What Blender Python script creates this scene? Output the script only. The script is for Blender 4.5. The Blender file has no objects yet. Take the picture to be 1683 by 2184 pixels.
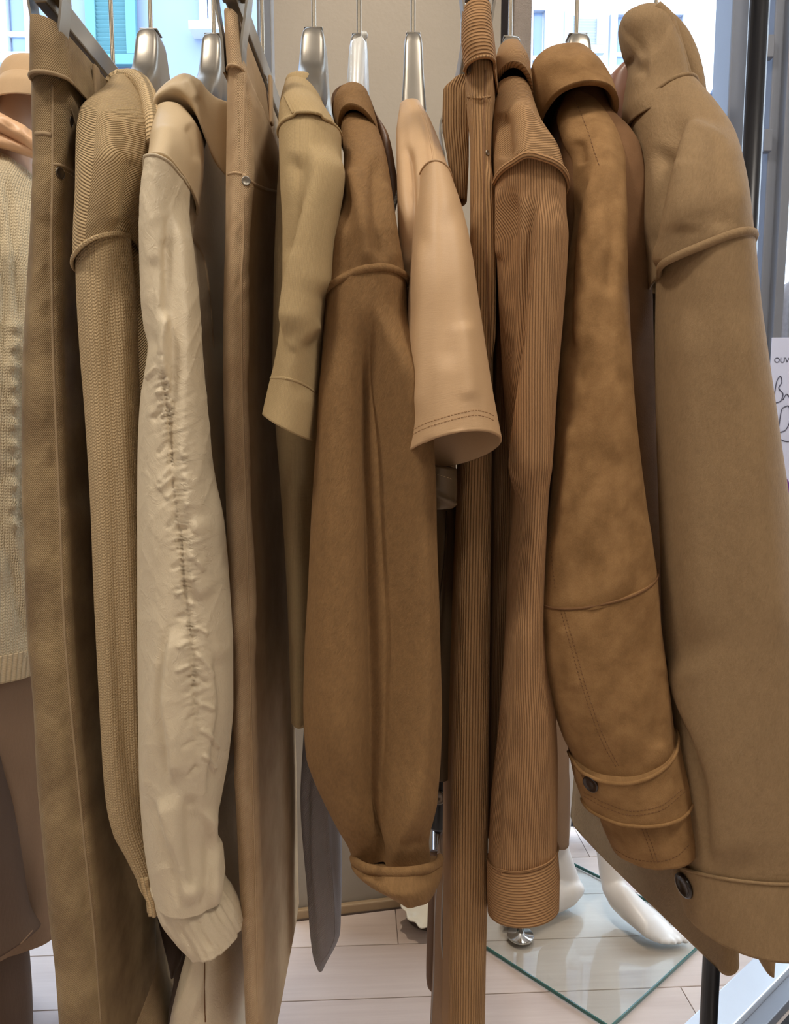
import bpy, bmesh, math, random
import numpy as np
from mathutils import Vector, Matrix
from mathutils.bvhtree import BVHTree

random.seed(7); RNG = np.random.default_rng(7)
SC = bpy.context.scene
COL = SC.collection

# ------------------------------------------------------------------ camera, world, lights, exposure
F, CX, CY, H, PT = 1650.0, 841.5, 1092.0, 1.10, math.radians(6.5)
cam = bpy.data.cameras.new('camera'); cam.sensor_fit = 'VERTICAL'; cam.sensor_height = 24.0
cam.lens = F / 2184 * 24.0; cam.clip_start = 0.05
cam_o = bpy.data.objects.new('camera', cam); COL.objects.link(cam_o)
cam_o.location = (0, 0, H); cam_o.rotation_euler = (math.radians(90) - PT, 0, 0)
SC.camera = cam_o

w = bpy.data.worlds.new('sky'); SC.world = w; w.use_nodes = True
bg = w.node_tree.nodes['Background']; bg.inputs[0].default_value = (0.76, 0.87, 1.0, 1); bg.inputs[1].default_value = 6.8

def area(name, loc, aim, size, power, col):
    l = bpy.data.lights.new(name, 'AREA'); l.shape = 'DISK'; l.size = size; l.energy = power; l.color = col
    o = bpy.data.objects.new(name, l); COL.objects.link(o); o.location = loc
    o.rotation_euler = (Vector(aim) - Vector(loc)).to_track_quat('-Z', 'Y').to_euler()
    return o
WARM = (1.0, 0.93, 0.83)
area('ceiling_spot', (-1.05, -0.05, 3.22), (-0.35, 0.85, 0.9), 0.40, 28, WARM)
area('ceiling_spot', (0.95, -0.10, 3.22), (0.30, 0.85, 0.9), 0.40, 26.5, WARM)
area('ceiling_spot', (-0.1, -1.3, 3.22), (0.0, 0.0, 0.6), 0.40, 9, WARM)
area('ceiling_spot', (-2.6, -1.8, 3.22), (-1.2, -0.8, 0), 0.5, 13, WARM)
area('ceiling_spot', (2.6, -1.8, 3.22), (1.2, -0.8, 0), 0.5, 13, WARM)

def spot(name, loc, aim, power, col, ang, blend):
    l = bpy.data.lights.new(name, 'SPOT'); l.energy = power; l.color = col; l.spot_size = math.radians(ang); l.spot_blend = blend; l.shadow_soft_size = 0.05
    o = bpy.data.objects.new(name, l); COL.objects.link(o); o.location = loc
    o.rotation_euler = (Vector(aim) - Vector(loc)).to_track_quat('-Z', 'Y').to_euler()
spot('display_spot', (0.0, 1.32, 3.2), (0.0, 1.66, 0.32), 95, (1.0, 0.84, 0.66), 30, 0.8)

vs = SC.view_settings; vs.view_transform = 'Standard'; vs.look = 'None'; vs.gamma = 1.0
vs.use_curve_mapping = False; vs.exposure = 0.0

# ------------------------------------------------------------------ pixel <-> world helpers (used while modelling)
CP, SP = math.cos(PT), math.sin(PT)
def P(px, py, Y):
    dx = (px - CX) / F; dy = (CY - py) / F
    s = Y / (CP + dy * SP)
    return np.array((dx * s, Y, H + (-SP + dy * CP) * s))
def Pz(px, py, z):
    dx = (px - CX) / F; dy = (CY - py) / F
    s = (z - H) / (-SP + dy * CP)
    return np.array((dx * s, (CP + dy * SP) * s, z))
def proj(V):
    x, y, z = V[..., 0], V[..., 1], V[..., 2] - H
    a = y * CP - z * SP
    return CX + F * x / a, CY - F * (y * SP + z * CP) / a
def pchip(x, y, q):
    x = np.asarray(x, float); y = np.asarray(y, float); n = len(x)
    if n == 1: return np.full_like(q, y[0])
    h = np.diff(x); d = np.diff(y) / h
    m = np.zeros(n); m[0] = d[0]; m[-1] = d[-1]
    for i in range(1, n - 1):
        if d[i - 1] * d[i] > 0:
            w1 = 2 * h[i] + h[i - 1]; w2 = h[i] + 2 * h[i - 1]
            m[i] = (w1 + w2) / (w1 / d[i - 1] + w2 / d[i])
    k = np.clip(np.searchsorted(x, q) - 1, 0, n - 2)
    t = (q - x[k]) / h[k]
    return ((2*t**3 - 3*t**2 + 1) * y[k] + (t**3 - 2*t**2 + t) * h[k] * m[k]
            + (-2*t**3 + 3*t**2) * y[k + 1] + (t**3 - t**2) * h[k] * m[k + 1])
def poly(pts, t):
    p = np.asarray(pts, float)
    s = np.r_[0, np.cumsum(np.linalg.norm(np.diff(p, axis=0), axis=1))]; s /= s[-1]
    # an arc-length spline: both coordinates over the chord length
    return np.stack([pchip(s, p[:, k], t) for k in range(p.shape[1])], -1)
def plen(pts):
    p = np.asarray(pts, float)[:, :2]
    return float(np.hypot(*np.diff(p, axis=0).T).sum())
def prof(v, t):
    if np.isscalar(v): return np.full_like(t, float(v))
    return pchip(np.linspace(0, 1, len(v)), v, t)

_LAT = RNG.random((256, 256))
def vnoise(x, y):
    xi = np.floor(x).astype(int); yi = np.floor(y).astype(int)
    fx = x - xi; fy = y - yi; fx = fx*fx*(3 - 2*fx); fy = fy*fy*(3 - 2*fy)
    g = lambda i, j: _LAT[i & 255, j & 255]
    return (g(xi, yi)*(1-fx)*(1-fy) + g(xi+1, yi)*fx*(1-fy) + g(xi, yi+1)*(1-fx)*fy + g(xi+1, yi+1)*fx*fy) * 2 - 1

def segdist(px, py, pts):
    """signed distance (right of the path = +) and the arc position of the nearest point"""
    p = np.asarray(pts, float); best = np.full(px.shape, 1e9); sg = np.zeros(px.shape); ar = np.zeros(px.shape); acc = 0.0
    for (ax, ay), (bx, by) in zip(p[:-1], p[1:]):
        ex, ey = bx - ax, by - ay; L2 = ex*ex + ey*ey; L = math.sqrt(L2)
        t = np.clip(((px - ax)*ex + (py - ay)*ey) / L2, 0, 1)
        dx, dy = px - ax - t*ex, py - ay - t*ey
        d = np.hypot(dx, dy); c = d < best
        best = np.where(c, d, best); sg = np.where(c, np.sign(ex*0 + (dx*ey - dy*ex)), sg); ar = np.where(c, acc + t*L, ar)
        acc += L
    return best, sg, ar, acc

def fold_disp(px, py, folds):
    D = np.zeros(px.shape)
    for f in folds:
        k, pts, wd, amp = f[:4]
        if len(pts) > 2: pts = poly(pts, np.linspace(0, 1, 4 * len(pts)))
        d, s, a, L = segdist(px, py, pts)
        end = np.clip(np.minimum(a, L - a) / (0.15 * L + 1e-6), 0, 1); end = end * end * (3 - 2 * end)
        if k == 'r': D += amp * end * np.exp(-(d / wd)**2)                    # ridge (+) or valley (-)
        elif k == 's':                                                          # pleat: + side stands proud, falls off over f[4]
            far = f[4] if len(f) > 4 else wd * 6
            x = d * s; g = 1 / (1 + np.exp(-np.clip(4 * x / wd, -30, 30)))
            D += amp * end * (g * np.exp(-(np.maximum(x, 0) / far)**2) - 0.30 * np.exp(-((x + wd) / (1.6 * wd))**2))
        elif k == 'p':                                                          # gathered puckers across a seam
            per = f[4]
            jit = vnoise(a / 23.0, px*0 + 3.3) + 0.5 * vnoise(a / 9.0, px*0 + 8.1)
            ph = a / per + 0.8 * jit + s * 0.4 + d * s * 0.02
            am = 0.55 + 0.45 * vnoise(a / 40.0, px*0 + 1.7)
            D += amp * end * am * np.exp(-(d / (wd * (1 + 0.5 * vnoise(a / 17.0, s * 5.0))))**2) * np.sin(ph * 2 * math.pi)
    return D

# ------------------------------------------------------------------ objects
def link(name, mesh, mat=None, parent=None):
    o = bpy.data.objects.new(name, mesh); COL.objects.link(o)
    if mat is not None: mesh.materials.append(mat)
    if parent is not None:
        o.parent = parent; o.matrix_parent_inverse = Matrix.Translation(parent.location).inverted()
    return o
def tag(o, label=None, cat=None, group=None, kind=None):
    if label: o['label'] = label
    if cat: o['category'] = cat
    if group: o['group'] = group
    if kind: o['kind'] = kind
    return o
def thing(name, label, cat, loc=(0, 0, 0), group=None):
    o = bpy.data.objects.new(name, None); COL.objects.link(o); o.location = loc; o.empty_display_size = 0.05
    return tag(o, label, cat, group)
def mesh_np(name, V, faces, uv=None, smooth=True):
    me = bpy.data.meshes.new(name)
    me.from_pydata(V.tolist() if hasattr(V, 'tolist') else V, [], faces)
    if uv is not None:
        ul = me.uv_layers.new(name='UVMap')
        li = np.empty(len(me.loops), dtype=np.int32); me.loops.foreach_get('vertex_index', li)
        ul.data.foreach_set('uv', np.asarray(uv, np.float32)[li].ravel())
    if smooth: me.polygons.foreach_set('use_smooth', np.ones(len(me.polygons), bool))
    me.update()
    return me

BVH = {}; RING = {}
def loft(name, L, R, Y, dF, dB, mat, parent=None, tilt=0.0, bx=0.0, nF=2.0, nB=2.0, folds=(), wr=(), hem=0.012, thick=0.002,
         nf=44, nb=24, step=7.0, cap=True, roof=0.0, z0=1.0, rib=None, close=False, chev=0):
    """a closed cloth tube through two outlines: L and R are its edges in the photograph's pixels, Y its distance"""
    nv = max(6, int(max(plen(L), plen(R)) / step)); t = np.linspace(0, 1, nv + 1)
    l = poly(L, t); r = poly(R, t); Yc = prof(Y, t); df = prof(dF, t); db = prof(dB, t); tl = prof(tilt, t); bxx = prof(bx, t)
    WL = np.array([P(a, b, y) for (a, b), y in zip(l, Yc)]); WR = np.array([P(a, b, y) for (a, b), y in zip(r, Yc)])
    C = (WL + WR) / 2; A = (WR - WL) / 2
    th = np.linspace(0, math.pi, 400)
    def half(n, asp):
        c, s = np.cos(th), np.sin(th)
        u = np.sign(c) * np.abs(c)**(2 / n); v = np.abs(s)**(2 / n)
        ln = np.r_[0, np.cumsum(np.hypot(np.diff(u), np.diff(v) * asp))]; ln /= ln[-1]
        return ln, u, v
    wid = np.linalg.norm(A, axis=1).mean()
    rings = []
    lnF, uF, vF = half(nF, float(np.mean(df)) / wid); lnB, uB, vB = half(nB, float(np.mean(db)) / wid)
    qf = np.linspace(0, 1, nf + 1)[:-1]; qb = np.linspace(0, 1, nb + 1)[:-1]
    U = np.r_[-np.interp(qf, lnF, uF), np.interp(qb, lnB, uB)]
    W = np.r_[-np.interp(qf, lnF, vF), np.interp(qb, lnB, vB)]
    n = nf + nb
    dep = np.where(W[None] < 0, df[:, None] * W[None], db[:, None] * W[None])
    V = C[:, None, :] + U[None, :, None] * A[:, None, :]
    V[..., 1] += dep
    V[..., 2] += tl[:, None] * W[None]
    V[..., 0] += bxx[:, None] * np.clip(W, 0, 1)[None]
    if roof:
        V[..., 2] += (roof * np.clip(0.2 - np.abs(V[..., 1] - z0), -0.1, 0.2)) * np.clip(1 - t * 3, 0, 1)[:, None]
    # fabric coordinates in metres, measured from the middle of the front
    e = np.linalg.norm(np.diff(np.concatenate([V, V[:, :1]], 1), axis=1), axis=2)
    uu = np.concatenate([np.zeros((nv + 1, 1)), np.cumsum(e, 1)], 1)[:, :-1]; uu = uu - uu[:, nf // 2:nf // 2 + 1]
    vv = np.r_[0, np.cumsum(np.linalg.norm(np.diff(C, axis=0), axis=1))]
    vv = np.repeat(vv[:, None], n, 1)
    # normals, folds
    du = np.roll(V, -1, 1) - np.roll(V, 1, 1); dv = np.gradient(V, axis=0)
    N = np.cross(du, dv); N /= np.linalg.norm(N, axis=2, keepdims=True) + 1e-12
    out = V - C[:, None, :]; N *= np.sign((N * out).sum(2).mean())
    if folds or wr:
        px, py = proj(V)
        view = np.array((0, 0, H)) - V; view /= np.linalg.norm(view, axis=2, keepdims=True)
        m = np.clip(((N * view).sum(2) + 0.05) / 0.45, 0, 1); m = m * m * (3 - 2 * m)
        D = fold_disp(px, py, folds) if folds else np.zeros(px.shape)
        for (sx, sy, amp, rot, *rd) in wr:
            c, s = math.cos(rot), math.sin(rot)
            a, b = (px * c + py * s) / sx, (-px * s + py * c) / sy
            a2 = a + 0.6 * vnoise(a * 0.7 + 9.1, b * 0.7 + 4.2)
            nz_ = vnoise(a2 + 17.3, b + 5.7)
            D += amp * ((1 - np.abs(nz_) * 1.6)**3 if rd else nz_)
        V = V + N * (D * m)[..., None]
        e = np.linalg.norm(np.diff(np.concatenate([V, V[:, :1]], 1), axis=1), axis=2)
        uu = np.concatenate([np.zeros((nv + 1, 1)), np.cumsum(e, 1)], 1)[:, :-1]; uu = uu - uu[:, nf // 2:nf // 2 + 1]
    if rib:
        V = V + N * (rib[1] * np.sin(uu / rib[0] * 2 * math.pi))[..., None]
    rows = [V[i] for i in range(nv + 1)]; us = [uu[i] for i in range(nv + 1)]; vs_ = [vv[i] for i in range(nv + 1)]
    def inward(row, c, k, dz):
        r2 = c + (row - c) * (1 - k); r2 = r2.copy(); r2[:, 2] += dz; return r2
    if hem:
        rad = float(np.abs(A[-1]).sum()) + 1e-6; k = min(0.5, thick / rad)
        seg = max(1e-5, float(np.linalg.norm(C[-1] - C[-2]))); m_ = max(1, min(nv - 1, int(round(hem / seg))))
        for i in sorted(set((nv, nv - max(1, m_ // 3), nv - max(1, 2 * m_ // 3), nv - m_)), reverse=True):
            cl = V[i].mean(0); rows.append(cl + (V[i] - cl) * (1 - k)); us.append(us[i]); vs_.append(vs_[i] + 0.003)
    V = np.concatenate(rows); UV = np.stack([np.concatenate(us), np.concatenate(vs_)], -1)
    nr = len(rows); faces = []
    for i in range(nr - 1):
        a = i * n
        for j in range(n):
            k = (j + 1) % n
            faces.append((a + j, a + k, a + n + k, a + n + j))
    if cap: faces.append(tuple(range(n - 1, -1, -1)))
    if close: faces.append(tuple(range((nr - 1) * n, nr * n)))
    # the wrap-around seam lies at the tube's far side edge; keep its texture from smearing
    me = mesh_np(name, V, faces, UV)
    ul = me.uv_layers[0]; li = np.empty(len(me.loops), np.int32); me.loops.foreach_get('vertex_index', li)
    uvf = UV[li].copy(); jj = li % n
    fs = np.repeat(np.arange(len(me.polygons)), [p.loop_total for p in me.polygons])
    lastcol = (fs % n == n - 1) & (fs < (nr - 1) * n) & (jj == 0)
    per = np.concatenate([e.sum(1), np.repeat(e.sum(1)[-1:], nr - nv - 1)]) if nr > nv + 1 else e.sum(1)
    uvf[lastcol, 0] += per[(li // n)[lastcol]]
    ul.data.foreach_set('uv', uvf.astype(np.float32).ravel())
    o = link(name, me, mat, parent)
    BVH[o.name] = BVHTree.FromPolygons([Vector(v) for v in V], [f for f in faces if len(f) == 4])
    RING[o.name] = (V[:n], V[nv * n:(nv + 1) * n], nf)
    return o
def welt(name, o, which, r, mat, parent, out=0.0005, u0=0.0, u1=1.0, flat=0.75, sides=8):
    """a rolled seam that runs along an end of a cloth tube, over its front half"""
    a, b, nf = RING[o.name]; ring = a if which == 'start' else b; c = ring.mean(0)
    i0, i1 = int(round(u0 * nf)), int(round(u1 * nf)); q = []; ns = []
    for i in range(i0, i1 + 1):
        p = ring[i % len(ring)]; d = p - c; d[2] = 0; d = d / (np.linalg.norm(d) + 1e-9); q.append(tuple(p + d * out)); ns.append(tuple(d))
    return tube(name, q, r, mat, parent, sides=sides, flat=flat, nrms=ns)

EYE = Vector((0, 0, H))
def hit(px, py, objs):
    d = Vector(P(px, py, 1.0)) - EYE; d.normalize(); best = None
    for o in objs:
        h, nrm, i, dist = BVH[o.name].ray_cast(EYE, d)
        if h is not None and (best is None or dist < best[2]):
            if nrm.dot(d) > 0: nrm = -nrm
            best = (h, nrm, dist)
    return best

def on_path(pts, objs, step):
    n = max(2, int(plen(pts) / step)); q = poly(pts, np.linspace(0, 1, n + 1)); out = []
    for x, y in q:
        h = hit(x, y, objs)
        if h: out.append((h[0], h[1]))
    # drop outliers that fell through to another layer
    return [p for i, p in enumerate(out) if i == 0 or (p[0] - out[i - 1][0]).length < 0.05]

def tube_mesh(name, pts, rad, sides=8, closed=False, flat=None, nrms=None):
    """a tube along points; flat squeezes it along the given normals"""
    n = len(pts); V, faces, UV = [], [], []; prev = None; ln = 0.0
    for i, p in enumerate(pts):
        p = Vector(p); a = Vector(pts[max(0, i - 1)]); b = Vector(pts[min(n - 1, i + 1)])
        T = (b - a).normalized() if (b - a).length > 1e-9 else Vector((0, 0, 1))
        ref = Vector(nrms[i]) if nrms is not None else (prev if prev is not None else (Vector((0, 1, 0)) if abs(T.y) < 0.9 else Vector((1, 0, 0))))
        S = T.cross(ref); S = S.normalized() if S.length > 1e-6 else Vector((1, 0, 0))
        Nn = S.cross(T).normalized(); prev = Nn
        r = rad[i] if hasattr(rad, '__len__') else rad
        if i: ln += (p - Vector(pts[i - 1])).length
        for k in range(sides):
            an = 2 * math.pi * k / sides
            V.append(p + S * (math.cos(an) * r) + Nn * (math.sin(an) * r * (flat or 1))); UV.append((ln, an * r))
    for i in range(n - 1):
        for k in range(sides):
            k2 = (k + 1) % sides
            faces.append((i*sides + k, i*sides + k2, (i+1)*sides + k2, (i+1)*sides + k))
    faces.append(tuple(range(sides))[::-1]); faces.append(tuple(range((n-1)*sides, n*sides)))
    return mesh_np(name, np.array([tuple(v) for v in V]), faces, np.array(UV))
def tube(name, pts, rad, mat, parent=None, **k):
    return link(name, tube_mesh(name, pts, rad, **k), mat, parent)
def spline3(pts, n):
    return [tuple(v) for v in poly([tuple(p) for p in pts], np.linspace(0, 1, n))]

def seam(name, pts, objs, r, mat, parent, flat=0.6, step=6, lift=0.0):
    q = on_path(pts, objs, step)
    if len(q) < 3: return None
    return tube(name, [h + n * lift for h, n in q], r, mat, parent, sides=6, flat=flat, nrms=[n for h, n in q])

def stitches(pts, objs, mat, parent, dash=6.0, gap=3.5, wd=0.0007, lift=0.0004):
    """a row of sewn stitches: little rounded bars lying on the cloth"""
    n = max(2, int(plen(pts) / (dash + gap))); V, Fc = [], []; Ln = plen(pts)
    for i in range(n):
        t0 = i * (dash + gap) / Ln; t1 = min(1, t0 + dash / Ln)
        a, b = poly(pts, np.array([t0, t1])); ha, hb = hit(*a, objs), hit(*b, objs)
        if not ha or not hb or (ha[0] - hb[0]).length > 0.012: continue
        nn = ((ha[1] + hb[1]) / 2).normalized(); T = (hb[0] - ha[0]).normalized(); S = T.cross(nn) * wd
        k = len(V)
        for p in (ha[0], hb[0]):
            V += [p - S - nn * 0.0006, p + S - nn * 0.0006, p + S * 0.5 + nn * lift, p - S * 0.5 + nn * lift]
        for f in ((0,1,5,4),(1,2,6,5),(2,3,7,6),(3,0,4,7),(0,3,2,1),(4,5,6,7)): Fc.append(tuple(k + j for j in f))
    if not V: return None
    return tag(link('stitching', mesh_np('stitching', [tuple(v) for v in V], Fc), mat, parent), kind='stuff')

def lathe_mesh(name, prf, seg=28, scallop=None):
    V, Fc = [], []
    for r, z in prf:
        for k in range(seg):
            a = 2 * math.pi * k / seg; rr = r * (1 + (scallop[1] * math.cos(a * scallop[0]) if scallop and r > scallop[2] else 0))
            V.append((rr * math.cos(a), rr * math.sin(a), z))
    for i in range(len(prf) - 1):
        for k in range(seg):
            k2 = (k + 1) % seg; Fc.append((i*seg + k, i*seg + k2, (i+1)*seg + k2, (i+1)*seg + k))
    Fc.append(tuple(range(seg))[::-1]); Fc.append(tuple(range((len(prf)-1)*seg, len(prf)*seg)))
    return mesh_np(name, V, Fc, np.zeros((len(V), 2)))
def button(name, px, py, rpx, objs, mat, parent, prf=None, up=None):
    h = hit(px, py, objs)
    if not h: return None
    p, n = h[0], h[1]; r = rpx * (p.y * CP + (H - p.z) * SP) / F
    prf = prf or [(0.0001, -0.1), (0.75, -0.1), (1.0, 0.02), (1.0, 0.14), (0.9, 0.22), (0.72, 0.2), (0.62, 0.13), (0.0001, 0.12)]
    me = lathe_mesh(name, [(a * r, b * r) for a, b in prf])
    o = link(name, me, mat)
    o.matrix_world = Matrix.Translation(p) @ n.to_track_quat('Z', 'Y').to_matrix().to_4x4()
    o.parent = parent; o.matrix_parent_inverse = Matrix.Translation(parent.location).inverted()
    return o

def box_mesh(name, sx, sy, sz, bevel=0.0, seg=2):
    bm = bmesh.new(); bmesh.ops.create_cube(bm, size=1.0)
    bmesh.ops.scale(bm, vec=(sx, sy, sz), verts=bm.verts)
    if bevel: bmesh.ops.bevel(bm, geom=bm.edges[:], offset=bevel, segments=seg, profile=0.5, affect='EDGES')
    me = bpy.data.meshes.new(name); bm.to_mesh(me); bm.free(); return me
def box(name, loc, size, mat, parent=None, bevel=0.0, rot=(0, 0, 0)):
    o = link(name, box_mesh(name, *size, bevel), mat)
    o.location = loc; o.rotation_euler = rot
    if parent is not None:
        o.parent = parent; o.matrix_parent_inverse = parent.matrix_basis.inverted() if parent.type != 'EMPTY' else Matrix.Translation(parent.location).inverted()
    return o
def quadbar(name, a, b, wx, hz, mat, parent=None, bevel=0.001):
    """a straight bar from a to b, wx thick and hz tall"""
    a, b = Vector(a), Vector(b); me = box_mesh(name, wx, (b - a).length, hz, bevel)
    o = link(name, me, mat); T = (b - a).normalized(); X = T.cross(Vector((0, 0, 1))).normalized(); Z = X.cross(T)
    o.matrix_world = Matrix.Translation((a + b) / 2) @ Matrix((X, T, Z)).transposed().to_4x4()
    if parent is not None: o.parent = parent; o.matrix_parent_inverse = Matrix.Translation(parent.location).inverted()
    return o

# ------------------------------------------------------------------ materials
class E:
    """arithmetic on shader sockets"""
    def __init__(s, nt, k): s.nt, s.k = nt, k
    def _op(s, op, *o):
        n = s.nt.nodes.new('ShaderNodeMath'); n.operation = op
        for i, v in enumerate((s,) + o):
            if isinstance(v, E): s.nt.links.new(v.k, n.inputs[i])
            else: n.inputs[i].default_value = v
        return E(s.nt, n.outputs[0])
    def __add__(s, o): return s._op('ADD', o)
    def __sub__(s, o): return s._op('SUBTRACT', o)
    def __mul__(s, o): return s._op('MULTIPLY', o)
    def __truediv__(s, o): return s._op('DIVIDE', o)
    def sin(s): return s._op('SINE')
    def abs(s): return s._op('ABSOLUTE')
    def fract(s): return s._op('FRACT')
    def floor(s): return s._op('FLOOR')
    def pow(s, o): return s._op('POWER', o)
    def lo(s, o): return s._op('MINIMUM', o)
    def hi(s, o): return s._op('MAXIMUM', o)
TAU = 2 * math.pi
def lin(c):
    return tuple(((v / 255) / 12.92 if v / 255 <= 0.04045 else ((v / 255 + 0.055) / 1.055)**2.4) for v in c)
def new_mat(name):
    m = bpy.data.materials.new(name); m.use_nodes = True; nt = m.node_tree
    return m, nt, nt.nodes['Principled BSDF']
def noise(nt, vec, scale, detail=3, rough=0.55):
    n = nt.nodes.new('ShaderNodeTexNoise'); n.inputs['Scale'].default_value = scale; n.inputs['Detail'].default_value = detail
    n.inputs['Roughness'].default_value = rough
    if vec is not None: nt.links.new(vec, n.inputs['Vector'])
    return E(nt, n.outputs[0])
def mixc(nt, fac, a, b):
    n = nt.nodes.new('ShaderNodeMix'); n.data_type = 'RGBA'
    if isinstance(fac, E): nt.links.new(fac.k, n.inputs[0])
    else: n.inputs[0].default_value = fac
    for i, v in ((6, a), (7, b)):
        if isinstance(v, tuple): n.inputs[i].default_value = (*v, 1)
        else: nt.links.new(v, n.inputs[i])
    return n.outputs[2]
def comb(nt, x, y, z=0.0):
    n = nt.nodes.new('ShaderNodeCombineXYZ')
    for i, v in enumerate((x, y, z)):
        if isinstance(v, E): nt.links.new(v.k, n.inputs[i])
        else: n.inputs[i].default_value = v
    return n.outputs[0]
def plain(name, col, rough=0.5, metal=0.0, var=0.06, scale=14, bump=0.0, **kw):
    m, nt, b = new_mat(name); c = lin(col)
    tc = nt.nodes.new('ShaderNodeTexCoord'); nz = noise(nt, tc.outputs['Object'], scale)
    nt.links.new(mixc(nt, nz, tuple(v * (1 - var) for v in c), tuple(min(1, v * (1 + var)) for v in c)), b.inputs['Base Color'])
    b.inputs['Roughness'].default_value = rough; b.inputs['Metallic'].default_value = metal
    for k, v in kw.items(): b.inputs[k].default_value = v
    if bump:
        bn = nt.nodes.new('ShaderNodeBump'); bn.inputs['Distance'].default_value = bump
        nt.links.new(noise(nt, tc.outputs['Object'], scale * 8).k, bn.inputs['Height']); nt.links.new(bn.outputs[0], b.inputs['Normal'])
    return m

def fabric(name, col, kind, per=0.003, per2=None, col2=None, rough=0.85, sheen=0.12, depth=0.0006, mottle=0.18, mscale=9.0, weave=0.18, chev=0.0):
    m, nt, b = new_mat(name); c = lin(col); c2 = lin(col2) if col2 else tuple(v * (1 - mottle) for v in c)
    uvn = nt.nodes.new('ShaderNodeUVMap'); uvn.uv_map = 'UVMap'
    sp = nt.nodes.new('ShaderNodeSeparateXYZ'); nt.links.new(uvn.outputs[0], sp.inputs[0])
    u, v = E(nt, sp.outputs[0]), E(nt, sp.outputs[1])
    per2 = per2 or per
    big = noise(nt, uvn.outputs[0], mscale, 4, 0.6)
    fine = noise(nt, uvn.outputs[0], 1400, 2)
    if kind == 'twill':
        wob = noise(nt, comb(nt, u * 60, v * 60), 1.0, 2) * 0.9
        h = ((u * 1.0 + v * 0.72) * (TAU / per) + wob * 1.3).sin() * 0.5 + 0.5
        slub = noise(nt, comb(nt, u * 900, v * 90), 1.0, 2)
        h = h * (slub * 0.8 + 0.5)
    elif kind == 'knit':
        x = u / per; cx = (x.fract() - 0.5).abs() * 2.0
        h1 = ((v / per2 + cx * 0.55) * TAU).sin() * 0.5 + 0.5
        h = (h1 * 0.65 + 0.35) * (cx._op('SUBTRACT', 0.5).abs() * -1.6 + 1.0)
    elif kind == 'rows':                                   # reverse stockinette: rows that bend at the shoulder line
        x = v / per2 + (u.abs() * (chev / per2))
        st = (u * (TAU / per)).sin() * 0.5 + 0.5
        h = ((x * TAU).sin() * 0.5 + 0.5) * (st * 0.35 + 0.65)
    elif kind == 'cord':
        wob = noise(nt, comb(nt, u * 12, v * 5), 1.0, 2) * 1.2
        h = ((u * (math.pi / per) + wob * 0.4).sin().abs()).pow(0.6)
    elif kind == 'cordh':
        wob = noise(nt, comb(nt, u * 14, v * 8), 1.0, 2)
        h = ((v * (math.pi / per) + u * chev + wob * 0.9).sin().abs()).pow(0.6)
    elif kind == 'rib':
        h = ((u * (math.pi / per)).sin().abs()).pow(0.7)
        h = h * 0.85 + ((v / 0.0028) * TAU).sin() * 0.08
    elif kind == 'jersey':
        h = (u * (TAU / per)).sin() * 0.16 + (v * (TAU / per2)).sin() * 0.05 + noise(nt, comb(nt, u * 520, v * 190), 1.0, 4, 0.65) * 0.9
    elif kind == 'wool':
        nap = noise(nt, comb(nt, u * 420 + v * 130, v * 170), 1.0, 4, 0.65)
        clump = noise(nt, comb(nt, u * 110, v * 60), 1.0, 3)
        h = nap * 0.75 + clump * 0.5
    elif kind == 'suede':
        h = noise(nt, comb(nt, u * 700, v * 500), 1.0, 4, 0.6) * 0.6 + noise(nt, comb(nt, u * 60, v * 35), 1.0, 3) * 0.4
    elif kind == 'nylon':
        wp = noise(nt, uvn.outputs[0], 30, 2) * 0.06
        cr = noise(nt, comb(nt, (u + wp) * 120, (v + wp) * 55), 1.0, 5, 0.55)
        h = (cr - 0.5).abs() * -2.0 + 1.0
    else:                                                   # satin: fine horizontal slubs
        h = noise(nt, comb(nt, u * 90, v * 900), 1.0, 3) * 0.6 + noise(nt, comb(nt, u * 25, v * 120), 1.0, 3) * 0.5
    fac = (big - 0.35) * 2.2
    fac = fac.lo(1.0).hi(0.0)
    base = mixc(nt, fac, c2, c)
    hv = (h * weave + (1.0 - weave * 0.6)) * (fine * 0.24 + 0.88)
    mul = nt.nodes.new('ShaderNodeVectorMath'); mul.operation = 'SCALE'
    nt.links.new(base, mul.inputs[0]); nt.links.new(hv.k, mul.inputs['Scale'])
    nt.links.new(mul.outputs[0], b.inputs['Base Color'])
    b.inputs['Roughness'].default_value = rough
    b.inputs['Sheen Weight'].default_value = sheen; b.inputs['Sheen Roughness'].default_value = 0.4
    b.inputs['Sheen Tint'].default_value = (*tuple(min(1, v * 1.6 + 0.05) for v in c), 1)
    b.inputs['Specular IOR Level'].default_value = 0.2 if rough > 0.6 else 0.35
    bn = nt.nodes.new('ShaderNodeBump'); bn.inputs['Strength'].default_value = 1.0; bn.inputs['Distance'].default_value = depth
    nt.links.new((h + fine * 0.25).k, bn.inputs['Height']); nt.links.new(bn.outputs[0], b.inputs['Normal'])
    return m

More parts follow.
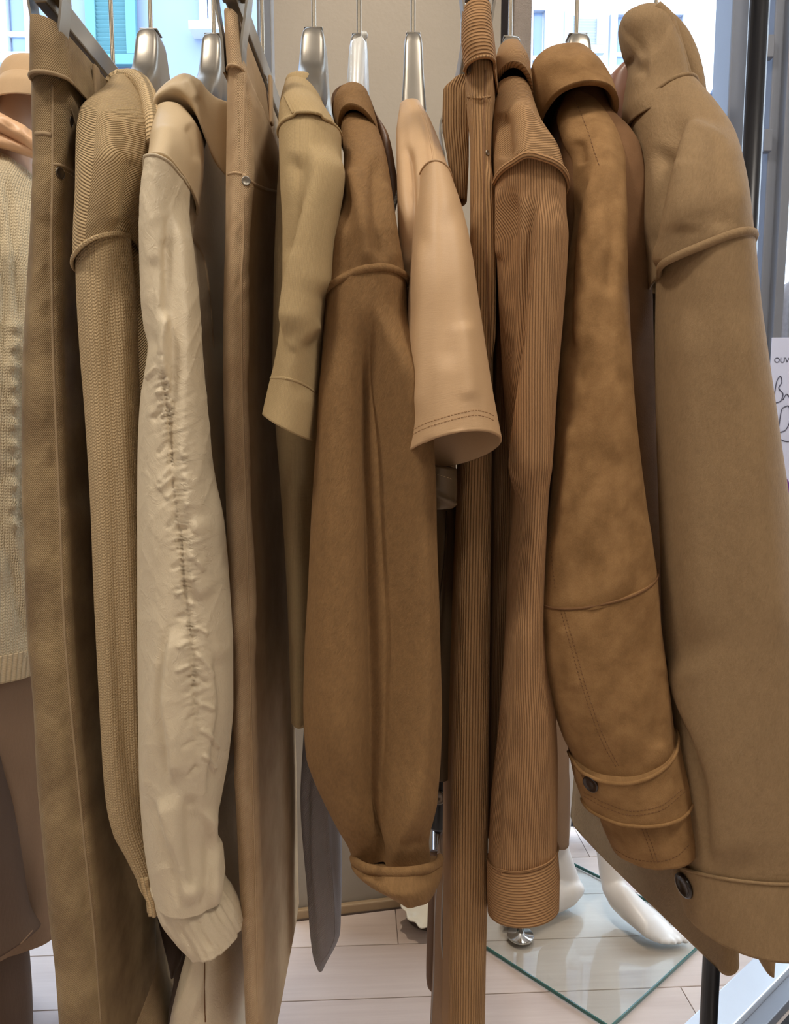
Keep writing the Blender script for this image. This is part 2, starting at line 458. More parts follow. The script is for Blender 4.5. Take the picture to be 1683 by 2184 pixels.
def glass_mat(name, tint, refl=0.06):
    m, nt, b = new_mat(name); nt.nodes.remove(b); out = nt.nodes['Material Output']
    tr = nt.nodes.new('ShaderNodeBsdfTransparent'); tr.inputs[0].default_value = (*tint, 1)
    gl = nt.nodes.new('ShaderNodeBsdfGlossy'); gl.inputs['Roughness'].default_value = 0.02
    fr = nt.nodes.new('ShaderNodeFresnel'); fr.inputs[0].default_value = 1.45
    ge = nt.nodes.new('ShaderNodeNewGeometry')
    mx = nt.nodes.new('ShaderNodeMixShader'); nt.links.new((E(nt, ge.outputs['Backfacing']) * -1.0 + 1.0)._op('MULTIPLY', E(nt, fr.outputs[0])).k, mx.inputs[0])
    nt.links.new(tr.outputs[0], mx.inputs[1]); nt.links.new(gl.outputs[0], mx.inputs[2]); nt.links.new(mx.outputs[0], out.inputs[0])
    return m
def wood_mat(name, c1, c2, rough=0.45):
    m, nt, b = new_mat(name); tc = nt.nodes.new('ShaderNodeTexCoord'); oi = nt.nodes.new('ShaderNodeObjectInfo')
    sp = nt.nodes.new('ShaderNodeSeparateXYZ'); nt.links.new(tc.outputs['Object'], sp.inputs[0])
    x, y = E(nt, sp.outputs[0]), E(nt, sp.outputs[1]); r = E(nt, oi.outputs['Random'])
    g = noise(nt, comb(nt, x * 5, y * 90, r * 40), 1.0, 5, 0.6); g2 = noise(nt, comb(nt, x * 1.5, y * 12, r * 70), 1.0, 3)
    f = (g * 0.55 + g2 * 0.5 + r * 0.3 - 0.25).lo(1.0).hi(0.0)
    nt.links.new(mixc(nt, f, lin(c1), lin(c2)), b.inputs['Base Color']); b.inputs['Roughness'].default_value = rough
    bn = nt.nodes.new('ShaderNodeBump'); bn.inputs['Distance'].default_value = 0.0006; bn.inputs['Strength'].default_value = 0.5
    nt.links.new(g.k, bn.inputs['Height']); nt.links.new(bn.outputs[0], b.inputs['Normal'])
    return m

M = dict(
    wall=plain('painted_wall', (160, 150, 136), 0.8, var=0.03, bump=0.0004),
    ceiling=plain('white_ceiling', (225, 220, 210), 0.9, var=0.02),
    stone=plain('stone_pier', (150, 138, 128), 0.9, var=0.2, scale=40, bump=0.002),
    plank=wood_mat('limed_oak', (182, 162, 150), (222, 206, 195)),
    trimwood=wood_mat('pale_pine', (150, 125, 95), (185, 162, 128)),
    frame=plain('grey_frame', (120, 124, 134), 0.45, var=0.05),
    darkframe=plain('dark_frame', (62, 66, 76), 0.45, var=0.05),
    alu=plain('satin_aluminium', (205, 210, 218), 0.35, 0.3, var=0.04),
    black=plain('black_steel', (24, 22, 24), 0.35, 0.3, var=0.1),
    mat=plain('ribbed_doormat', (48, 46, 48), 0.95, var=0.5, scale=120, bump=0.004),
    glass=glass_mat('window_glass', (0.97, 0.985, 0.99)),
    plate=glass_mat('plate_glass', (0.95, 0.975, 0.97)),
    plateedge=plain('green_glass_edge', (58, 104, 98), 0.15, var=0.1),
    silver=plain('brushed_nickel', (156, 148, 136), 0.34, 0.9, var=0.06),
    chrome=plain('polished_chrome', (210, 208, 205), 0.12, 1.0, var=0.02),
    hook=plain('hook_steel', (170, 158, 140), 0.25, 1.0, var=0.03),
    darkmetal=plain('gunmetal', (104, 94, 84), 0.3, 0.9, var=0.1),
    horn=plain('dark_horn', (38, 28, 24), 0.22, 0.0, var=0.3),
    cover=plain('frosted_plastic_cover', (226, 222, 212), 0.3, var=0.03, **{'Transmission Weight': 0.25}),
    white=plain('mannequin_white', (228, 224, 220), 0.3, var=0.01),
    ceramic=plain('white_ceramic', (238, 232, 214), 0.25, var=0.05),
    pot=plain('dark_clay', (84, 70, 60), 0.6, var=0.1),
    facade=plain('white_render', (226, 230, 234), 0.9, var=0.03, scale=3),
    facade_l=plain('blue_white_render', (124, 140, 168), 0.9, var=0.04, scale=3),
    recess=plain('window_reveal', (170, 178, 196), 0.8, var=0.04),
    shutter=plain('grey_shutter', (158, 166, 188), 0.7, var=0.04),
    teal=plain('turquoise_shutter', (78, 128, 140), 0.6, var=0.05),
    pane=plain('street_window_pane', (110, 132, 165), 0.15, var=0.15, scale=2),
    lamp=plain('lantern_iron', (84, 100, 130), 0.5, var=0.05),
    street=plain('asphalt', (120, 120, 124), 0.95, var=0.1),
    paper=plain('white_paper', (212, 218, 244), 0.7, var=0.01),
    ink=plain('dark_ink', (86, 88, 108), 0.7, var=0.02),
    purple=plain('purple_print', (120, 62, 150), 0.6, var=0.02),
    yellow=plain('yellow_print', (230, 214, 60), 0.6, var=0.02),
    hair=plain('grey_hair', (112, 104, 104), 0.7, var=0.35, scale=60),
    skin=plain('skin', (196, 150, 124), 0.55, var=0.03),
    coatdark=plain('dark_coat', (70, 74, 88), 0.85, var=0.1),
    # clothes
    olive=fabric('olive_denim', (186, 159, 118), 'twill', 0.0018, col2=(136, 112, 82), depth=0.0006, mscale=16, weave=0.5, sheen=0.1),
    tan=fabric('tan_denim', (214, 184, 146), 'twill', 0.0016, col2=(186, 154, 118), depth=0.0004, mscale=14, weave=0.35, sheen=0.1),
    knit=fabric('sand_knit', (204, 176, 134), 'knit', 0.0056, 0.0031, depth=0.0016, weave=0.45, mottle=0.06),
    knitrow=fabric('sand_knit_yoke', (206, 176, 132), 'rows', 0.0030, 0.0030, depth=0.0018, weave=0.5, mottle=0.06, chev=0.75),
    knitrib=fabric('sand_knit_rib', (204, 176, 134), 'rib', 0.0048, depth=0.002, weave=0.45, mottle=0.05),
    nylon=fabric('cream_nylon', (212, 194, 164), 'nylon', rough=0.5, sheen=0.1, depth=0.0007, mottle=0.06, weave=0.06),
    satincollar=fabric('cream_sateen', (204, 180, 144), 'satin', rough=0.5, sheen=0.15, depth=0.0001, mottle=0.05, weave=0.04),
    khaki=fabric('khaki_jersey', (180, 154, 112), 'jersey', 0.0014, 0.0016, depth=0.0004, mottle=0.06, weave=0.3, sheen=0.14),
    camel=fabric('camel_wool', (136, 103, 66), 'wool', depth=0.0016, mottle=0.1, weave=0.8, sheen=0.14),
    satin=fabric('peach_satin', (198, 162, 122), 'satin', rough=0.52, sheen=0.2, depth=0.00018, mottle=0.04, weave=0.08),
    cord=fabric('brown_corduroy', (178, 138, 96), 'cord', 0.0030, depth=0.0014, mottle=0.1, weave=0.4),
    cordfine=fabric('fine_corduroy', (162, 122, 84), 'cord', 0.0026, depth=0.0012, mottle=0.1, weave=0.4),
    cordh=fabric('corduroy_crosswise', (166, 126, 86), 'cordh', 0.0033, depth=0.0013, mottle=0.1, weave=0.4),
    cordchev=fabric('corduroy_yoke', (168, 130, 90), 'cordh', 0.0030, depth=0.0013, mottle=0.1, weave=0.4, chev=650.0),
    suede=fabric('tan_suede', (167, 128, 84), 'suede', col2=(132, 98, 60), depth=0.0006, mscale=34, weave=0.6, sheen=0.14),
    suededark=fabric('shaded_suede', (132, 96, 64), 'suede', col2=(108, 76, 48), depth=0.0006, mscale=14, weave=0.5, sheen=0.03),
    beige=fabric('beige_wool', (146, 119, 86), 'wool', depth=0.001, mottle=0.08, weave=0.6, sheen=0.14),
    leather=plain('brown_leather', (112, 82, 58), 0.42, var=0.15, scale=40, bump=0.0003),
    cream=fabric('cream_cable_knit', (226, 206, 170), 'knit', 0.0075, 0.0048, depth=0.0022, weave=0.3, mottle=0.05),
    creamrib=fabric('cream_rib', (214, 190, 152), 'rib', 0.008, depth=0.002, weave=0.3, mottle=0.05),
    taupe=fabric('taupe_cloth', (150, 122, 98), 'jersey', 0.0012, 0.0014, depth=0.0003, mottle=0.08, weave=0.15),
    darktaupe=fabric('dark_taupe_cloth', (104, 84, 70), 'jersey', 0.0012, 0.0014, depth=0.0003, mottle=0.1, weave=0.15),
    darkbrown=fabric('dark_brown_cloth', (74, 60, 50), 'jersey', 0.0012, 0.0014, depth=0.0003, mottle=0.1, weave=0.15),
    satinshaded=fabric('shaded_satin', (112, 92, 68), 'satin', rough=0.45, sheen=0.15, depth=0.00015, mottle=0.05, weave=0.06),  # darker satin with shade put into its colour
    cordplain=plain('corduroy_seam', (136, 100, 68), 0.9, var=0.1, scale=60, bump=0.0004),
    satinthread=plain('satin_thread', (170, 132, 92), 0.7, var=0.05),
    greydenim=fabric('grey_denim', (164, 156, 154), 'twill', 0.002, depth=0.0005, mottle=0.2, weave=0.3),
    feltbeige=fabric('beige_felt', (205, 172, 134), 'wool', depth=0.0002, mottle=0.04, weave=0.1),
    thread=plain('brown_thread', (112, 76, 42), 0.8, var=0.1),
    palethread=plain('pale_thread', (196, 170, 130), 0.8, var=0.1),
    oliveseam=plain('olive_seam', (158, 134, 102), 0.9, var=0.14, scale=220, bump=0.0003),
    tanseam=plain('tan_seam', (186, 156, 120), 0.9, var=0.12, scale=220, bump=0.0003),
    piping=plain('grey_piping', (150, 142, 136), 0.6, var=0.05),
    peach=plain('peach_sateen', (228, 182, 140), 0.4, var=0.06, scale=20),
)

# ------------------------------------------------------------------ structure
def struct(o): o['kind'] = 'structure'; return o
RIBP = math.radians(2.9)
fl = struct(box('floor', (0, -0.3, -0.02), (7.0, 5.4, 0.02), M['plank']))
# oak planks, 154 mm wide, running almost along the rail
ca, sa = math.cos(RIBP), math.sin(RIBP)
pv = np.array((-sa, ca)); pu = np.array((ca, sa))
off0 = float(np.dot(Pz(780, 2015.5, 0)[:2], pv))
for k in range(-9, 5):
    c0 = off0 + (k + 0.5) * 0.154
    xs = [-3.2]; x = -3.2 + random.uniform(0.4, 1.6)
    while x < 3.0: xs.append(x); x += random.uniform(1.1, 1.9)
    xs.append(3.2)
    if k == 0: xs = [-3.2, -1.7, float(np.dot(Pz(848, 2000, 0)[:2], pu)) + 0.0, 1.3, 3.2]
    for a, b_ in zip(xs[:-1], xs[1:]):
        c = pv * c0 + pu * (a + b_) / 2
        box('plank', (c[0], c[1], -0.006), (b_ - a - 0.0012, 0.154 - 0.0016, 0.012), M['plank'], fl, bevel=0.0012, rot=(0, 0, RIBP))
struct(box('ceiling', (0, -0.3, 3.33), (7.0, 5.4, 0.06), M['ceiling']))
struct(box('wall_left', (-3.3, -0.3, 1.65), (0.1, 5.4, 3.34), M['wall']))
struct(box('wall_right', (3.3, -0.6, 1.65), (0.1, 4.8, 3.34), M['wall']))
struct(box('wall_front', (0, -2.95, 1.65), (6.6, 0.1, 3.34), M['wall']))
# the pier between the two shop windows, turned a little
pa, pb = P(592, 500, 1.62), P(1062, 500, 1.71)
d = pb - pa; ang = math.atan2(d[1], d[0]); ln = math.hypot(d[0], d[1])
nrm = np.array((-math.sin(ang), math.cos(ang), 0))
mid = (pa + pb) / 2; mid[2] = 1.65
struct(box('wall_back', mid + nrm * 0.16, (ln, 0.32, 3.3), M['wall'], rot=(0, 0, ang)))
m2 = pb + np.array((math.cos(ang), math.sin(ang), 0)) * 0.02
struct(box('trim_1', (m2[0], m2[1] + 0.16, 1.65), (0.04, 0.30, 3.3), M['stone'], rot=(0, 0, ang), bevel=0.004))
bm_ = mid.copy(); bm_[2] = 0.012
struct(box('baseboard_back', bm_ - nrm * 0.008, (ln - 0.004, 0.014, 0.022), M['trimwood'], rot=(0, 0, ang), bevel=0.003))
struct(box('trim_2', (bm_[0] - nrm[0]*0.0155, bm_[1] - nrm[1]*0.0155, 0.002), (ln - 0.004, 0.003, 0.004), M['pot'], rot=(0, 0, ang)))

def window(name, x0, x1, y, z0, z1, fr, fw=0.05, mull=(), depth=0.06):
    r = bpy.data.objects.new(name, None); COL.objects.link(r); r.location = ((x0 + x1) / 2, y, z0); r['kind'] = 'structure'
    for nm, c, s in (('frame', ((x0+x1)/2, y, z0 + fw/2), (x1-x0, depth, fw)), ('frame', ((x0+x1)/2, y, z1 - fw/2), (x1-x0, depth, fw)),
                     ('frame', (x0 + fw/2, y, (z0+z1)/2), (fw, depth, z1-z0-2*fw)), ('frame', (x1 - fw/2, y, (z0+z1)/2), (fw, depth, z1-z0-2*fw))):
        box(nm, c, s, fr, r, bevel=0.004)
    for mx in mull: box('mullion', (mx, y, (z0+z1)/2), (fw, depth, z1-z0-2*fw), fr, r, bevel=0.004)
    box('pane', ((x0+x1)/2, y, (z0+z1)/2), (x1-x0-2*fw, 0.006, z1-z0-2*fw), M['glass'], r)
    return r
xl_ = P(560, 200, 1.80)[0]
window('window_1', -3.25, xl_ + 0.045, 1.80, 0.05, 3.28, M['frame'], 0.05)
struct(box('trim_3', (xl_ + 0.06, 1.74, 1.64), (0.022, 0.05, 3.26), M['darkframe']))
xr0 = P(1092, 200, 1.95)[0]; xr1 = P(1537, 200, 1.95)[0]
window('window_2', xr0, xr1 + 0.04, 1.95, 0.05, 3.28, M['darkframe'], 0.038)
box_post = struct(box('trim_4', (P(1564, 200, 1.90)[0], 1.90, 1.65), (0.062, 0.10, 3.3), M['frame'], bevel=0.004))
# the glazed door that stands open at an angle, its threshold running off to the right
da, db = Pz(1508, 2225, 0), Pz(1700, 2030, 0)
dd = db - da; dang = math.atan2(dd[1], dd[0]); du_ = dd / np.linalg.norm(dd)
c_ = da + du_ * 0.55; dn = np.array((math.sin(dang), -math.cos(dang), 0))
struct(box('trim_5', (c_[0], c_[1], 0.017), (1.5, 0.060, 0.036), M['alu'], rot=(0, 0, dang), bevel=0.003))
c2 = c_ + dn * 0.045
struct(box('trim_6', (c2[0], c2[1], 0.010), (1.5, 0.030, 0.022), M['frame'], rot=(0, 0, dang), bevel=0.002))
c3 = c_ + dn * 0.36
mat_o = box('doormat', (c3[0], c3[1], 0.005), (1.5, 0.58, 0.012), M['mat'], rot=(0, 0, dang))
tag(mat_o, 'dark grey ribbed doormat beside the pale metal threshold', 'doormat')
for k in range(44):
    o = c_ + dn * (0.085 + k * 0.0125)
    box('rib', (o[0], o[1], 0.013), (1.5, 0.007, 0.005), M['mat'], mat_o, rot=(0, 0, dang))
for o in mat_o.children: o.matrix_parent_inverse = mat_o.matrix_basis.inverted()
# door frame uprights seen at the picture's edge
dr = bpy.data.objects.new('door_1', None); COL.objects.link(dr); dr.location = (P(1660, 600, 1.75)[0], 1.75, 0); dr['kind'] = 'structure'
x1 = P(1643, 300, 1.75)[0]; x2 = P(1672, 300, 1.72)[0]
box('frame', (x1, 1.75, 1.3), (0.030, 0.05, 2.6), M['frame'], dr, bevel=0.003)
box('frame', (x2, 1.72, 1.3), (0.020, 0.04, 2.6), M['frame'], dr, bevel=0.003)
box('pane', (x2 + 0.46, 1.735, 1.25), (0.9, 0.006, 2.3), M['glass'], dr)
box('rail', (x2 + 0.46, 1.735, 2.45), (0.9, 0.04, 0.1), M['frame'], dr, bevel=0.003)
for z, xx in ((P(1640, 113, 1.72)[2], 1643), (P(1640, 172, 1.72)[2], 1645)):
    pass
box('hinge', (P(1641, 100, 1.71)[0], 1.715, P(1641, 102, 1.715)[2]), (0.018, 0.02, 0.045), M['frame'], dr, bevel=0.002)
box('hinge', (P(1637, 300, 1.71)[0], 1.715, P(1637, 302, 1.715)[2]), (0.018, 0.02, 0.045), M['frame'], dr, bevel=0.002)

# the street outside: ground, houses, their windows and shutters, a lantern
struct(box('ground', (0, 6.0, -0.12), (30, 8.2, 0.1), M['street']))
struct(box('wall_outside_right', (4.2, 7.4, 3.5), (7.4, 0.4, 7.2), M['facade']))
struct(box('wall_outside_left', (-4.6, 6.6, 3.5), (8.6, 0.4, 7.2), M['facade_l']))
def house_window(name, px0, py0, px1, py1, Y, inner=True, lattice=0, pane='pane'):
    a, b = P(px0, py1, Y), P(px1, py0, Y); cx, cz = (a[0]+b[0])/2, (a[2]+b[2])/2; sx, sz = b[0]-a[0], b[2]-a[2]
    r = bpy.data.objects.new(name, None); COL.objects.link(r); r.location = (cx, Y, a[2]); r['kind'] = 'structure'
    t = 0.06
    for c, s in (((cx, Y - 0.02, a[2] + t/2), (sx, 0.08, t)), ((cx, Y - 0.02, b[2] - t/2), (sx, 0.08, t)),
                 ((a[0] + t/2, Y - 0.02, cz), (t, 0.08, sz - 2*t)), ((b[0] - t/2, Y - 0.02, cz), (t, 0.08, sz - 2*t))):
        box('frame', c, s, M['recess'], r)
    box('sill', (cx, Y - 0.06, a[2] - 0.03), (sx + 0.12, 0.2, 0.06), M['facade'], r)
    n = max(1, lattice)
    for i in range(n):
        w_ = (sx - 2*t) / n
        box('pane', (a[0] + t + w_ * (i + 0.5), Y - 0.005, cz), (w_ - 0.03, 0.02, sz - 2*t), M[pane], r)
        if i: box('mullion', (a[0] + t + w_ * i, Y - 0.015, cz), (0.035, 0.04, sz - 2*t), M['facade'], r)
    if lattice: box('transom', (cx, Y - 0.016, a[2] + sz * 0.3), (sx - 2*t, 0.04, 0.035), M['facade'], r)
    return r
house_window('window_3', 1118, 14, 1175, 175, 7.2, lattice=1)
house_window('window_4', 1296, 23, 1468, 160, 7.2, lattice=2)
house_window('window_5', 10, -60, 70, 135, 6.4, lattice=1)
house_window('window_6', 430, -80, 462, 66, 6.4, lattice=1)
def shutter(px0, py0, px1, py1, Y, mat, label, n):
    a, b = P(px0, py1, Y), P(px1, py0, Y); cx, cz = (a[0]+b[0])/2, (a[2]+b[2])/2; sx, sz = b[0]-a[0], b[2]-a[2]
    r = thing('shutter', label, 'shutter', (cx, Y, a[2])); t = sx * 0.2
    for c, s in (((cx, Y, a[2] + t/2), (sx, 0.05, t)), ((cx, Y, b[2] - t/2), (sx, 0.05, t)),
                 ((a[0] + t/2, Y, cz), (t, 0.05, sz - 2*t)), ((b[0] - t/2, Y, cz), (t, 0.05, sz - 2*t))):
        box('stile', c, s, mat, r, bevel=0.004)
    for i in range(n):
        z = a[2] + t + (sz - 2*t) * (i + 0.5) / n
        box('slat', (cx, Y, z), (sx - 2*t, 0.012, (sz - 2*t) / n * 1.05), mat, r, rot=(math.radians(38), 0, 0))
    box('backing', (cx, Y + 0.03, cz), (sx - 2*t, 0.01, sz - 2*t), mat, r)
shutter(188, -150, 284, 140, 6.34, M['teal'], 'turquoise louvred shutter on the pale house across the street', 26)
shutter(1202, -40, 1292, 116, 7.14, M['shutter'], 'grey louvred shutter on the white house across the street', 20)
Yl = 4.2; lt = thing('street_lantern', 'blue grey street lantern outside the window behind the wool coat', 'lantern', tuple(P(1545, 280, Yl)))
for a_, b_ in (((1536, 190), (1534, 280)),):
    pass
lc = P(1552, 200, Yl); sc_ = Yl / F
me = lathe_mesh('hood', [(0.001, 40 * sc_), (6*sc_, 38*sc_), (30*sc_, 12*sc_), (36*sc_, 0), (34*sc_, -2*sc_), (0.001, -2*sc_)], 6)
o = link('hood', me, M['lamp'], lt); o.matrix_parent_inverse.identity(); o.location = Vector(lc) - lt.location
for k in range(6):
    an = TAU * k / 6
    tube('bar', [Vector(lc) + Vector((28*sc_*math.cos(an), 28*sc_*math.sin(an), -3*sc_)), Vector(lc) + Vector((13*sc_*math.cos(an), 13*sc_*math.sin(an), -78*sc_))], 2.0*sc_, M['lamp'], lt, sides=6)
me = lathe_mesh('base', [(0.001, -74*sc_), (15*sc_, -76*sc_), (15*sc_, -84*sc_), (6*sc_, -92*sc_), (0.001, -96*sc_)], 12)
o = link('base', me, M['lamp'], lt); o.matrix_parent_inverse.identity(); o.location = Vector(lc) - lt.location
tube('bracket', [Vector(lc) + Vector((0, 0, -94*sc_)), Vector(lc) + Vector((0.05, 0.1, -140*sc_)), Vector(lc) + Vector((0.35, 1.5, -150*sc_)), Vector(lc) + Vector((0.5, 3.02, -150*sc_))], 0.02, M['lamp'], lt)

# ------------------------------------------------------------------ the clothes rail
rail = thing('clothes_rail', 'black steel clothes rail standing behind the garments', 'clothes rail', (0.44, 1.0, 0))
RX, RZ = 0.4417, 1.665
tube('post', [(RX, 1.0, 0.02), (RX, 1.0, 0.9), (RX, 1.0, RZ + 0.01)], 0.0118, M['black'], rail, sides=20)
tube('post', [(-0.98, 1.0, 0.02), (-0.98, 1.0, RZ + 0.01)], 0.0118, M['black'], rail, sides=20)
tube('crossbar', [(-1.0, 1.0, RZ), (RX + 0.012, 1.0, RZ)], 0.0118, M['black'], rail, sides=20)
for x in (RX, -0.98):
    quadbar('foot', (x, 0.72, 0.012), (x, 1.28, 0.012), 0.024, 0.024, M['black'], rail)

def hook_pts(x, z, y=1.0):
    r = 0.0165; top = RZ + 0.0118 + 0.002
    pts = [(x, y, z), (x, y, RZ - 0.03)]
    for k in range(0, 9):
        a = math.radians(-55 + k * 32)
        pts.append((x, y + 0.0 + r * math.cos(a) - 0.0, top - r + r * math.sin(a) + 0.0025))
    return [pts[0], pts[1]] + pts[2:]
def hanger(px, py, label, wpx=48, flare=False, half=0.135, Y=1.0, cover=None, x=None):
    c = P(px, py, Y); x = c[0] if x is None else x; z = c[2]
    t = thing('clothes_hanger', label, 'hanger', (x, Y, z), 'metal hangers on the rail')
    w0 = wpx * 0.5 * Y / F * 0.95
    # one contoured piece: flat-topped neck that sweeps out into two sloping shoulders
    V, Fc = [], []; ns = 20
    ya = np.array([0, .010, .016, .019, .022, .027, .034, .044, .056, .066, .078, .090, .104, .120, half]); yy_ = np.r_[-ya[:0:-1], ya]; ny = len(yy_)
    ta = np.array([0, 0, -.001, -.004, -.014, -.034, -.052, -.078, -.104, -.126, -.146, -.160, -.172, -.184, -.192])
    ba = np.array([-.082, -.082, -.083, -.084, -.086, -.089, -.093, -.106, -.126, -.146, -.164, -.178, -.190, -.200, -.202])
    wa = np.array([1, 1, 1, 1.01, 1.05, 1.14, 1.28, 1.45, 1.58, 1.6, 1.5, 1.4, 1.30, 1.15, .7])
    if flare:
        ta = np.array([0, 0, -.001, -.004, -.014, -.030, -.046, -.058, -.067, -.075, -.086, -.100, -.122, -.148, -.168])
        ba = np.array([-.085, -.085, -.086, -.088, -.090, -.093, -.097, -.102, -.108, -.114, -.124, -.138, -.156, -.172, -.176])
    tp = np.r_[ta[:0:-1], ta]; bt = np.r_[ba[:0:-1], ba]; wf = np.r_[wa[:0:-1], wa]
    for i in range(ny):
        zc, hh = (tp[i] + bt[i]) / 2, (tp[i] - bt[i]) / 2
        for k in range(ns):
            an = TAU * k / ns; cx_ = math.cos(an); cz_ = math.sin(an)
            wz = 1.0 + (wf[i] - 1.0) * (0.5 - 0.5 * cz_)
            V.append((x + w0 * wz * math.copysign(abs(cx_)**0.5, cx_), Y - 1.0 + 1.0 + yy_[i], z + zc + hh * math.copysign(abs(cz_)**0.55, cz_)))
    for i in range(ny - 1):
        for k in range(ns):
            k2 = (k + 1) % ns; Fc.append((i*ns + k, i*ns + k2, (i+1)*ns + k2, (i+1)*ns + k))
    Fc.append(tuple(range(ns))[::-1]); Fc.append(tuple(range((ny-1)*ns, ny*ns)))
    link('shoulder_bar', mesh_np('shoulder_bar', V, Fc, np.zeros((len(V), 2))), M['silver'], t)
    box('neck_cap', (x, Y, z + 0.0008), (w0 * 1.5, 0.022, 0.002), M['silver'], t, 0.0008)
    tube('hook', spline3(hook_pts(x, z - 0.002, Y), 40), 0.0027, M['hook'], t, sides=10)
    if cover:
        pass
    return t
hanger(322, 72, 'silver hanger holding the sand knit sweater', 50, True)
hanger(457, 82, 'silver hanger under the rolled collar of the cream jacket', 44, True)
hanger(670, 69, 'silver hanger holding the khaki knit tee', 52, True)
hcam = hanger(766, 82, 'silver hanger holding the camel overshirt, neck in a white plastic sleeve', 38)
hanger(881, 80, 'slim chrome hanger holding the peach satin tee', 40)
hanger(1088, 88, 'silver hanger holding the corduroy shirt', 44)
hanger(1229, 82, 'silver hanger holding the suede jacket', 52)
hanger(1398, 60, 'silver hanger inside the beige wool coat, only its hook showing', 46)
# the white plastic sleeve pulled over one hanger's neck, with its knotted tie
loft('plastic_sleeve', [(768, 82), (748, 92), (742, 150), (738, 215)], [(774, 82), (782, 95), (784, 150), (786, 215)], 0.955, [.006, .018, .03, .04], [.006, .05, .07, .08], M['cover'], hcam, nf=20, nb=12)
o = link('knot', lathe_mesh('knot', [(0.001, -0.004), (0.004, -0.002), (0.0045, 0.001), (0.003, 0.004), (0.001, 0.0045)], 12), M['cover'], hcam)
o.matrix_parent_inverse.identity(); o.location = Vector(P(777, 76, 0.96)) - hcam.location

def clip_hanger(px, py, hookpx, label, x0, yclip):
    """flat metal bar running away from us, a hook over the rail and clips at both ends"""
    a = P(px, py, 0.83); x = a[0]; z = a[2]
    t = thing('clip_hanger', label, 'hanger', (x, 1.0, z), 'clip hangers for trousers')
    quadbar('bar', (x, 0.80, z), (x, 1.20, z), 0.013, 0.026, M['silver'], t, 0.002)
    for yy in (0.822, 1.18):
        for sx in (-1, 1):
            q = [(x + sx * 0.009, yy, z + 0.026), (x + sx * 0.017, yy, z + 0.004), (x + sx * 0.014, yy, z - 0.022), (x + sx * 0.0095, yy, z - 0.050), (x + sx * 0.0085, yy, z - 0.078)]
            V, Fc = [], []
            for (a0, b0, c0) in spline3(q, 12):
                V += [(a0 - 0.0012, b0 - 0.011, c0), (a0 + 0.0012, b0 - 0.011, c0), (a0 + 0.0012, b0 + 0.011, c0), (a0 - 0.0012, b0 + 0.011, c0)]
            for i in range(11):
                for k in range(4): Fc.append((i*4 + k, i*4 + (k+1) % 4, (i+1)*4 + (k+1) % 4, (i+1)*4 + k))
            Fc += [(3, 2, 1, 0), (44, 45, 46, 47)]
            link('clip', mesh_np('clip', V, Fc, None, False), M['silver'], t)
        box('clip_block', (x, yy, z + 0.014), (0.026, 0.03, 0.034), M['darkmetal'], t, bevel=0.003)
    tube('hook', spline3(hook_pts(x, z + 0.008, 1.0), 40), 0.0027, M['hook'], t, sides=10)
    return t
clip_hanger(112, 8, 220, 'flat clip hanger gripping the dark olive jeans', None, None)
clip_hanger(500, -4, 568, 'flat clip hanger gripping the light tan jeans', None, None)
clip_hanger(1018, -4, 1015, 'flat clip hanger gripping the corduroy trousers', None, None)

# ------------------------------------------------------------------ garments on the rail, one after the other
def garment(name, label, cat, px, py, group='garments on the clothes rail'):
    c = P(px, py, 1.0); return thing(name, label, cat, tuple(c), group)
rv = dict(nF=2.2, nB=3.2)

# --- dark olive jeans
g = garment('jeans', 'dark olive brown denim jeans with a dark pocket rivet, clipped beside the sand sweater', 'jeans', 120, 60, 'jeans and trousers on clip hangers')
jl = [(71,165),(72,250),(75,350),(69,500),(61,620),(52,800),(50,1000),(55,1150),(62,1350),(75,1500),(82,1650),(95,1800),(108,1950),(120,2050),(130,2184),(138,2300)]
jr = [(150,172),(148,250),(142,350),(134,500),(134,700),(140,900),(147,1100),(155,1300),(168,1500),(182,1650),(198,1800),(216,1980),(232,2184),(240,2300)]
sm = [(112,182),(112,350),(110,500),(112,700),(119,900),(128,1100),(135,1300),(150,1500),(165,1650),(180,1800),(200,1980),(215,2180)]
body = loft('leg_panels', jl, jr, [.83,.82,.82], [.020,.022,.024], [.34,.34,.34,.30,.27,.25,.23,.23,.22,.22,.21], M['olive'], g, nF=2.0, nB=4,
     folds=[('s', sm, 10, .0035, 70), ('r', [(152,215),(170,330),(172,380)], 9, -.006), ('r', [(150,190),(158,260),(168,330)], 7, .005),
            ('r', [(88,330),(92,480)], 26, .003), ('r', [(170,640),(178,1100)], 40, -.004)], wr=[(60, 240, .002, 0), (24, 60, .0008, .6)])
loft('far_leg', [(312,900),(312,1500),(300,1900),(288,2100),(280,2300)], [(333,900),(333,1500),(333,1955),(338,2030),(345,2100),(360,2165),(376,2300)], 1.07, .03, .13, M['olive'], g, nB=4, wr=[(40, 200, .004, 0)])
wb = loft('waistband', [(70,46),(71,110),(70,172)], [(134,60),(144,110),(154,178)], [.822,.818,.818], [.02,.024,.024], .36, M['olive'], g, nF=2.2, nB=4, step=4,
     wr=[(40, 60, .0008, .2)])
welt('waist_seam', wb, 'end', .0018, M['oliveseam'], g)
seam('side_seam', sm, [body], .0013, M['oliveseam'], g, flat=.7)
seam('yoke_seam', [(75,285),(92,284),(109,288)], [body], .0022, M['oliveseam'], g)
seam('pocket_edge', [(112,350),(128,352),(150,362),(172,378)], [body], .0016, M['oliveseam'], g)
seam('fly_edge', [(152,232),(160,262),(168,292),(171,350)], [body], .0014, M['oliveseam'], g)
stitches([(106,190),(107,280)], [body], M['palethread'], g, 3.5, 2.5, .0005)
stitches([(118,360),(140,366),(166,384)], [body], M['palethread'], g, 3.5, 2.5, .0005)
button('rivet', 128, 369, 12, [body], M['darkmetal'], g)
